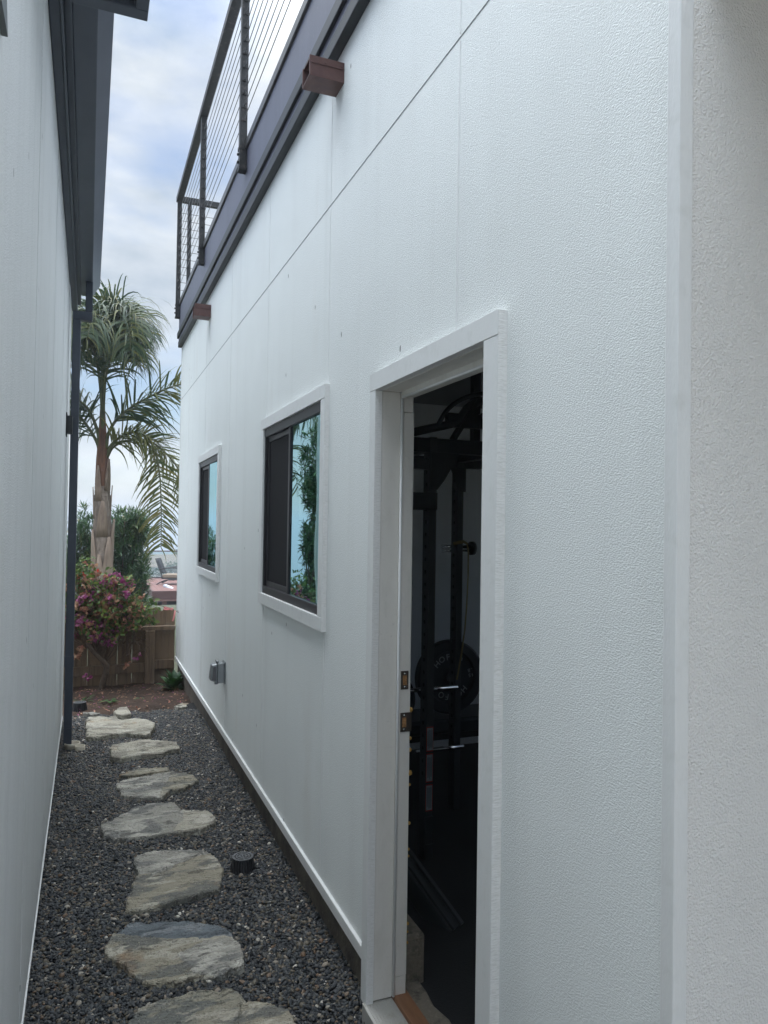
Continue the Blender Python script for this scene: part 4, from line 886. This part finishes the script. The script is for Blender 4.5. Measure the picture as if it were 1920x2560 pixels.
# small plants
def rosette(base, n, ln, wd, label, name, cat, seed, up_=.6):
    r = random.Random(seed); t = thing(name, base, label, cat); m = MB(); st = MB(); B = Vector(base)
    for i in range(n):
        a = i * 2.4 + r.uniform(-.3, .3); e = r.uniform(.15, 1.2) * up_; d = Vector((math.cos(a) * math.cos(e), math.sin(a) * math.cos(e), math.sin(e)))
        s = r.uniform(.02, .10) * ln / .11 * (1 if n > 8 else .4); p = B + d * s + Vector((0, 0, .02))
        st.tube([B, p], [.004, .003], 5); leaf(m, p, d + Vector((0, 0, .1)), Vector((0, 0, 1)), ln * r.uniform(.7, 1.1), wd * r.uniform(.8, 1.1), 0, .35, .12)
    part(m, 'leaf', 'hosta', t); part(st, 'stalk', 'rachis', t)
rosette((.86, 7.85, -.04), 46, .13, .085, 'bushy broad-leaved green plant at the foot of the right wall', 'leafy_plant', 'plant', 41, 1.25)
rosette((.50, 7.45, .0), 5, .075, .045, 'tiny seedling of few leaves alone on the soil before the fence post', 'seedling', 'plant', 42, .3)
rosette((.22, 7.36, .02), 7, .08, .045, 'low seedling with pale leaves on the soil near the bougainvillea trunk', 'seedling', 'plant', 43, .3)
rosette((.0, 7.52, .0), 9, .07, .02, 'weed tuft of narrow leaves beside the far drain grate', 'weed', 'plant', 44, 1.0)
lt = MB()
for k in range(260):
    x, y = r.uniform(-.2, .95), r.uniform(6.9, 8.3); leaf(lt, (x, y, soil(x, y) + .006), (r.uniform(-1, 1), r.uniform(-1, 1), r.uniform(-.1, .3)), (0, 0, 1), r.uniform(.012, .05), r.uniform(.008, .022), r.choice([0, 0, 0, 1]), .2)
tag(lt.build('leaf_litter', ['tanbract', 'magenta']), 'scattered dry leaves and fallen bracts on the soil', 'leaf litter', kind='stuff')

# ------------------------------------------------------------------ gym equipment inside the door
rk = thing('power_rack', (1.58, 3.31, .05), 'black steel power rack with perforated uprights inside the dark room', 'rack')
def upright(x, y, z1=2.16, lab=False):
    p = part(MB().box(x - .02, x + .02, y - .037, y + .037, .092, z1), 'upright', 'gymgrey', rk, .003)
    m = MB()
    for k in range(26): m.tube([(x - .0212, y, .5 + k * .062), (x - .0195, y, .5 + k * .062)], .0095, 10)
    part(m, 'hole', 'mesh_dark', p); return p
u1 = upright(1.578, 3.335); upright(2.0, 3.85); upright(1.578, 3.87); upright(2.0, 3.335)
for k, (z0, z1) in enumerate([(.615, .735), (.465, .605), (.325, .455)]):
    lb = part(MB().box(1.5595, 1.5965, 3.2966, 3.2978, z0, z1), 'sticker', 'labelred', u1)
    q = part(MB().box(1.5625, 1.5935, 3.2955, 3.2965, z0 + .006, z1 - .006), 'panel', 'labelwhite', lb) if False else None
    mm = MB(); mm.mi = 0; mm.box(1.5625, 1.5935, 3.2955, 3.2965, z0 + .006, z1 - .005); mm.mi = 1
    for j in range(6): mm.box(1.5655 + j * .0045, 1.5675 + j * .0045, 3.2948, 3.2954, z0 + R.uniform(.012, .03), z1 - R.uniform(.012, .02))
    part(mm, 'print', ['labelwhite', 'labelink'], lb)
part(MB().box(1.556, 1.6, 3.29, 3.2975, .03 + .2, .30).box(1.556, 1.6, 3.29, 3.2975, .10, .165), 'bracket', 'gymgrey', rk)
part(MB().box(1.44, 2.15, 3.30, 3.37, 2.085, 2.155), 'crossbeam', 'gymblack', rk, .004)
part(MB().box(1.44, 2.15, 3.82, 3.88, 2.06, 2.12), 'crossbeam', 'gymblack', rk, .004)
part(MB().box(1.55, 1.61, 3.375, 3.815, 2.09, 2.15).box(1.97, 2.03, 3.375, 3.815, 2.09, 2.15), 'side_beam', 'gymblack', rk, .004)
part(MB().prism([(1.565, 2.084), (1.72, 2.084), (1.64, 1.95), (1.60, 1.90), (1.565, 1.90)], 1, 3.296, 3.302).prism([(1.93, 2.06), (2.03, 2.06), (2.03, 1.92), (1.985, 1.92)], 1, 3.806, 3.812), 'gusset', 'gymblack', rk)
part(MB().tube(crv([(1.40, 3.33, 2.16), (1.55, 3.33, 2.20), (1.72, 3.33, 2.25), (1.80, 3.33, 2.34), (1.98, 3.33, 2.38), (2.2, 3.33, 2.33)], 20), .022, 10), 'pull_up_bar', 'gymblack', rk)
part(MB().tube(crv([(1.60, 3.33, 2.2), (1.66, 3.3, 2.31), (1.78, 3.28, 2.38), (1.95, 3.28, 2.40), (2.1, 3.3, 2.37)], 20), .012, 10), 'pull_up_bar', 'gymblack', rk)
part(MB().bar((1.70, 3.33, 2.16), (1.83, 3.33, 2.36), .05, .02).bar((1.86, 3.33, 2.30), (1.96, 3.33, 2.10), .05, .03).box(1.66, 1.92, 3.315, 3.345, 2.22, 2.29), 'handle_bracket', 'gymblack', rk)
part(MB().box(1.42, 1.60, 3.292, 3.385, 1.80, 1.885).box(1.40, 1.425, 3.30, 3.37, 1.79, 1.90), 'safety_hook', 'gymblack', rk, .003)
part(MB().box(1.42, 1.557, 3.31, 3.36, 2.0, 2.05), 'safety_hook', 'gymblack', rk, .003)
part(MB().tube([(1.38, 3.44, .885), (1.80, 3.44, .885)], .011, 10), 'storage_rod', 'chrome', rk)
part(MB().tube([(1.57, 3.44, .575), (1.84, 3.44, .575)], .011, 10), 'storage_rod', 'chrome', rk)
pg = part(MB().tube([(1.94, 3.93, 1.60), (2.13, 3.93, 1.60)], .012, 10).tube([(1.94, 3.93, 1.575), (2.13, 3.93, 1.575)], .008, 10), 'peg', 'chrome', rk)
part(MB().tube([(2.13, 3.93, 1.59), (2.155, 3.93, 1.59)], .04, 16), 'end_cap', 'gymblack', pg)
hp = part(MB().box(1.865, 1.905, 3.42, 3.46, 2.16, 2.60), 'top_post', 'gymblack', rk)
mm = MB()
for k in range(9): mm.box(1.8625, 1.8645, 3.434, 3.446, 2.27 + k * .037, 2.28 + k * .037)
part(mm, 'hole', 'gymgrey', hp)
# letters on the plate
def glyphs(items, parent_name):
    """items: (char, x, z, size, rotation) on a plane facing -Y; returns raw verts and faces"""
    vs = []; fs = []
    for ch, x, z, s, ro in items:
        cu = bpy.data.curves.new('glyph', 'FONT'); cu.body = ch; cu.size = s; cu.extrude = .0008; cu.align_x = 'CENTER'; cu.align_y = 'CENTER'; cu.resolution_u = 3; cu.offset = s * .012
        ob = bpy.data.objects.new('glyph', cu); C.objects.link(ob); bpy.context.view_layer.update()
        me = bpy.data.meshes.new_from_object(ob.evaluated_get(bpy.context.evaluated_depsgraph_get())); o = len(vs)
        for v in me.vertices:
            a, b = v.co.x, v.co.y; vs.append((x + a * math.cos(ro) - b * math.sin(ro), -v.co.z, z + a * math.sin(ro) + b * math.cos(ro)))
        fs += [[i + o for i in p.vertices] for p in me.polygons]
        bpy.data.meshes.remove(me); bpy.data.objects.remove(ob); bpy.data.curves.remove(cu)
    return vs, fs
def wplate(loc, label, text=True, rr=.225, th=.05):
    t = thing('weight_plate', loc, label, 'weight plate', 'weight plates inside the gym room')
    c = Vector(loc); m = MB(); m.sm = False
    prof = [(.026, -th * .3), (.05, -th * .35), (.052, -th * .30), (.155, -th * .28), (.165, -th * .5), (rr - .012, -th * .5), (rr, -th * .38), (rr, th * .5), (.026, th * .5)]
    m.lathe([(r_, h) for r_, h in prof], c, 48, 1); part(m, 'disc', 'plate', t)
    m = MB(); seg = 40; part(MB().lathe([(.012, -th * .55), (.03, -th * .55), (.03, th * .2)], c, 20, 1), 'hub', 'gymgrey', t)
    if text:
        it = []
        for off in (0, 180):
            for ch, a in zip('HOFFO', (139, 119, 99, 80, 60)):
                a2 = rad(a + off); it.append((ch, .122 * math.cos(a2), .122 * math.sin(a2), .052, a2 - math.pi / 2))
        it += [(ch, x, z, .03, math.pi + .12) for ch, x, z in (('4', .155, .005), ('5', .133, .002), ('L', .150, .036), ('B', .128, .033))]
        for one in it:
            vs, fs = glyphs([one], 'letters'); part(MB().add([(c.x + v[0], c.y - th * .30 + v[1], c.z + v[2]) for v in vs], fs), 'letter', 'plateletter', t)
    return t
wplate((2.10, 4.12, .79), 'large black weight plate with pale lettering hung behind the rack')
wplate((1.46, 3.60, .80), 'small dark weight plate edge just inside the door jamb', False, .12, .04)
bd = thing('resistance_band', (2.03, 3.83, 1.6), 'yellow resistance band looped over the rear rack post', 'resistance band')
part(strip([(1.955, 3.805, 1.62), (2.0, 3.80, 1.63), (2.04, 3.805, 1.625), (2.055, 3.81, 1.55), (2.05, 3.81, 1.3), (2.035, 3.81, 1.1), (2.00, 3.80, .92), (1.985, 3.80, .84)], .018, (.6, -1, .05)), 'loop', 'bandyellow', bd)
part(strip([(2.05, 3.80, 1.60), (2.045, 3.80, 1.35), (2.03, 3.80, 1.1), (2.012, 3.80, .95)], .010, (.8, -1, .05)), 'loop', 'bandyellow', bd)
bn = thing('weight_bench', (2.1, 4.2, .05), 'black padded weight bench standing at the back of the dark room', 'bench')
part(MB().box(1.45, 2.9, 4.10, 4.42, .44, .53), 'pad', 'gymblack', bn, .02)
part(MB().box(1.55, 2.8, 4.22, 4.30, .37, .439), 'frame', 'gymblack', bn, .003)
for x in (1.6, 2.7): part(MB().box(x, x + .06, 4.12, 4.40, .092, .368), 'leg', 'gymblack', bn, .003)
ib = thing('incline_rail', (1.36, 2.8, .05), 'dark grooved incline beam leaning low just inside the doorway', 'gym beam')
a = Vector((1.17, 3.22, .46)); b = Vector((1.45, 2.66, -.0)); b = a.lerp(b, .885)
part(MB().bar(a, b, .09, .09), 'beam', 'gymgrey', ib, .006)
d_ = (b - a).normalized(); u_ = d_.cross(Vector((0, 0, 1))).normalized(); v_ = u_.cross(d_)
for k in (-1, 1): part(MB().bar(a + v_ * .052 + u_ * k * .026, b + v_ * .052 + u_ * k * .026, .018, .014), 'rail', 'gymgrey', ib, .002)

# ------------------------------------------------------------------ neighbour's deck far beyond the fence
dk = thing('raised_deck', (4, 25, -.6), 'red-brown raised timber deck in the yard beyond the fence', 'deck')
m = MB()
for k in range(46): m.box(1.86 + k * .14, 1.995 + k * .14, 22.95, 28.4, -.36, -.335)
part(m, 'deck_board', 'deckboard', dk)
part(MB().box(1.80, 8.4, 22.86, 22.94, -.585, -.33), 'fascia', 'deckface', dk, .006)
part(MB().box(1.80, 1.859, 22.945, 28.4, -.585, -.33), 'fascia', 'deckface', dk, .006)
part(MB().box(1.84, 8.4, 22.84, 22.95, -.635, -.588), 'edge_strip', 'deckboard', dk)
part(MB().box(2.0, 8.4, 23.1, 23.2, -.78, -.65), 'beam', 'deckdark', dk)
part(MB().box(1.9, 8.4, 22.6, 22.7, -1.02, -.92), 'lower_rail', 'deckboard', dk)
for x in (2.1, 4.2, 6.3): part(MB().box(x, x + .13, 22.9, 23.03, -1.6, -.637), 'post', 'deckboard', dk)
gr = thing('glass_railing', (4, 28.2, -.33), 'glass guard railing with a thin dark top rail at the back of the far deck', 'railing')
part(MB().box(1.5, 8.4, 28.15, 28.22, .63, .67), 'top_rail', 'deckdark', gr)
part(MB().box(1.5, 8.4, 28.18, 28.192, -.28, .62), 'glass_panel', 'clearglass', gr)
part(MB().box(1.5, 8.4, 28.15, 28.22, -.335, -.295), 'bottom_rail', 'deckdark', gr)
ch = thing('patio_chair', (2.62, 25.4, -.335), 'black framed patio chair with a tan cushion on the far deck', 'chair')
ch.rotation_euler = (0, 0, rad(-22))
def cpart(mb, name, mt, bev=0): o = mb.build(name, mt, ch, bev); return o
m = MB()
for y in (-.27, .27): m.tube(crv([(-.47, y, .84), (-.36, y, .55), (-.27, y, .34), (-.24, y, .2)], 10), .016, 8)
m.tube([(-.47, -.27, .84), (-.47, .27, .84)], .016, 8); cpart(m, 'back_frame', 'chairframe')
mm = MB(); mm.sm = True; P = crv([(-.468, 0, .83), (-.36, 0, .55), (-.275, 0, .36)], 8)
mm.add([q for p in P for q in ((p.x, -.26, p.z), (p.x, .26, p.z))], [(2 * i, 2 * i + 1, 2 * i + 3, 2 * i + 2) for i in range(8)]); cpart(mm, 'backrest', 'chairframe').modifiers.new('t', 'SOLIDIFY').thickness = .012
cpart(MB().box(-.24, .36, -.27, .27, .22, .34), 'cushion', 'cushion', .03)
cpart(MB().box(-.26, .38, -.28, .28, .185, .218), 'seat_frame', 'chairframe', .005)
for y in (-.30, .30):
    cpart(MB().tube(crv([(-.34, y, .50), (-.05, y, .55), (.22, y, .55), (.34, y, .47), (.30, y, .38), (.26, y, .22)], 14), .018, 8), 'armrest', 'chairframe')
    cpart(MB().tube(crv([(-.42, y, .0), (-.25, y, .10), (0, y, .17), (.25, y, .17), (.42, y, .10), (.5, y, .0)], 14), .018, 8), 'leg', 'chairframe')
cpart(MB().tube([(-.3, -.3, .07), (-.3, .3, .07)], .012, 8).box(-.08, .12, -.12, .12, .13, .184), 'base', 'chairframe')
tag(MB().hexa([(2.22, 24.3, -.334), (2.42, 23.7, -.334), (2.52, 23.75, -.334), (2.36, 24.4, -.334), (2.24, 24.25, -.25), (2.44, 23.8, -.30), (2.50, 23.83, -.30), (2.35, 24.3, -.25)]).build('deck_scoop', 'paleobj', None, .02), 'pale wedge-shaped scoop lying on the deck boards in front of the chair', 'scoop')
# distant town
def farhouse(x, y, w_, d_, h_, label):
    z = hgt(x, y) - .5; t = thing('far_house', (x, y, z), label, 'house', 'houses in the valley')
    b_ = MB().box(x - w_ / 2, x + w_ / 2, y - d_ / 2, y + d_ / 2, z, z + h_); wl = part(b_, 'wall', 'housewall', t)
    part(MB().prism([(y - d_ / 2 - .4, z + h_ + .01), (y + d_ / 2 + .4, z + h_ + .01), (y, z + h_ + d_ * .25)], 0, x - w_ / 2 - .4, x + w_ / 2 + .4), 'roof', 'houseroof', t)
    mm = MB()
    for k in (-1, 0, 1): mm.box(x + k * w_ * .28 - .6, x + k * w_ * .28 + .6, y - d_ / 2 - .02, y - d_ / 2 + .02, z + h_ * .35, z + h_ * .7)
    part(mm, 'window', 'winframe', wl)
farhouse(14.2, 150, 12, 9, 5.2, 'nearest pale house in the valley seen through the glass railing')
farhouse(21.5, 205, 14, 10, 5.5, 'pale house in the valley by the tall tree behind the glass railing')
farhouse(23, 262, 13, 10, 5.5, 'farthest pale house in the valley, left of the tall tree')
def fartree(x, y, h_, wd, label, seed):
    r = random.Random(seed); z = hgt(x, y) - .3; t = thing('far_tree', (x, y, z), label, 'tree', 'trees in the valley')
    part(MB().tube([(x, y, z), (x + .2, y, z + h_ * .4), (x, y, z + h_ * .8)], [h_ * .03, h_ * .022, h_ * .008], 7), 'trunk', 'bark', t)
    m = MB()
    for k in range(900):
        cc = [(0, 0, .62), (.3, .1, .5), (-.3, 0, .52), (.1, -.2, .78)][r.randrange(4)]; d = ruv(r) * r.random() ** .4
        p = Vector((x + cc[0] * wd + d.x * wd * .45, y + cc[1] * wd + d.y * wd * .45, z + cc[2] * h_ + d.z * h_ * .24)); s_ = h_ * .075
        leaf(m, p, ruv(r), ruv(r), s_ * r.uniform(.7, 1.3), s_ * .8, 0, .2)
    part(m, 'crown', 'fartree', t)
fartree(21.5, 180, 11, 8, 'tall hazy tree in the valley right behind the patio chair', 51)
fartree(16.5, 165, 6, 7, 'low rounded tree in the valley left of the tall hazy one', 52)
fartree(27.5, 215, 13, 8, 'distant thin tree at the right edge of the glass railing view', 53)
fartree(12.5, 118, 5, 6, 'near low tree in the valley under the glass railing', 54)

# ------------------------------------------------------------------ sea haze
hm = bpy.data.materials.new('sea_haze'); hm.use_nodes = True; t = hm.node_tree; t.nodes.clear()
o = t.nodes.new('ShaderNodeOutputMaterial'); v = t.nodes.new('ShaderNodeVolumePrincipled'); v.inputs['Color'].default_value = (.86, .92, 1, 1); v.inputs['Density'].default_value = .0035; v.inputs['Anisotropy'].default_value = .2
t.links.new(v.outputs[0], o.inputs['Volume']); M['haze'] = hm
tag(box(-1000, 1000, -60, 950, -46, 6.5).build('haze', 'haze'), kind='stuff')
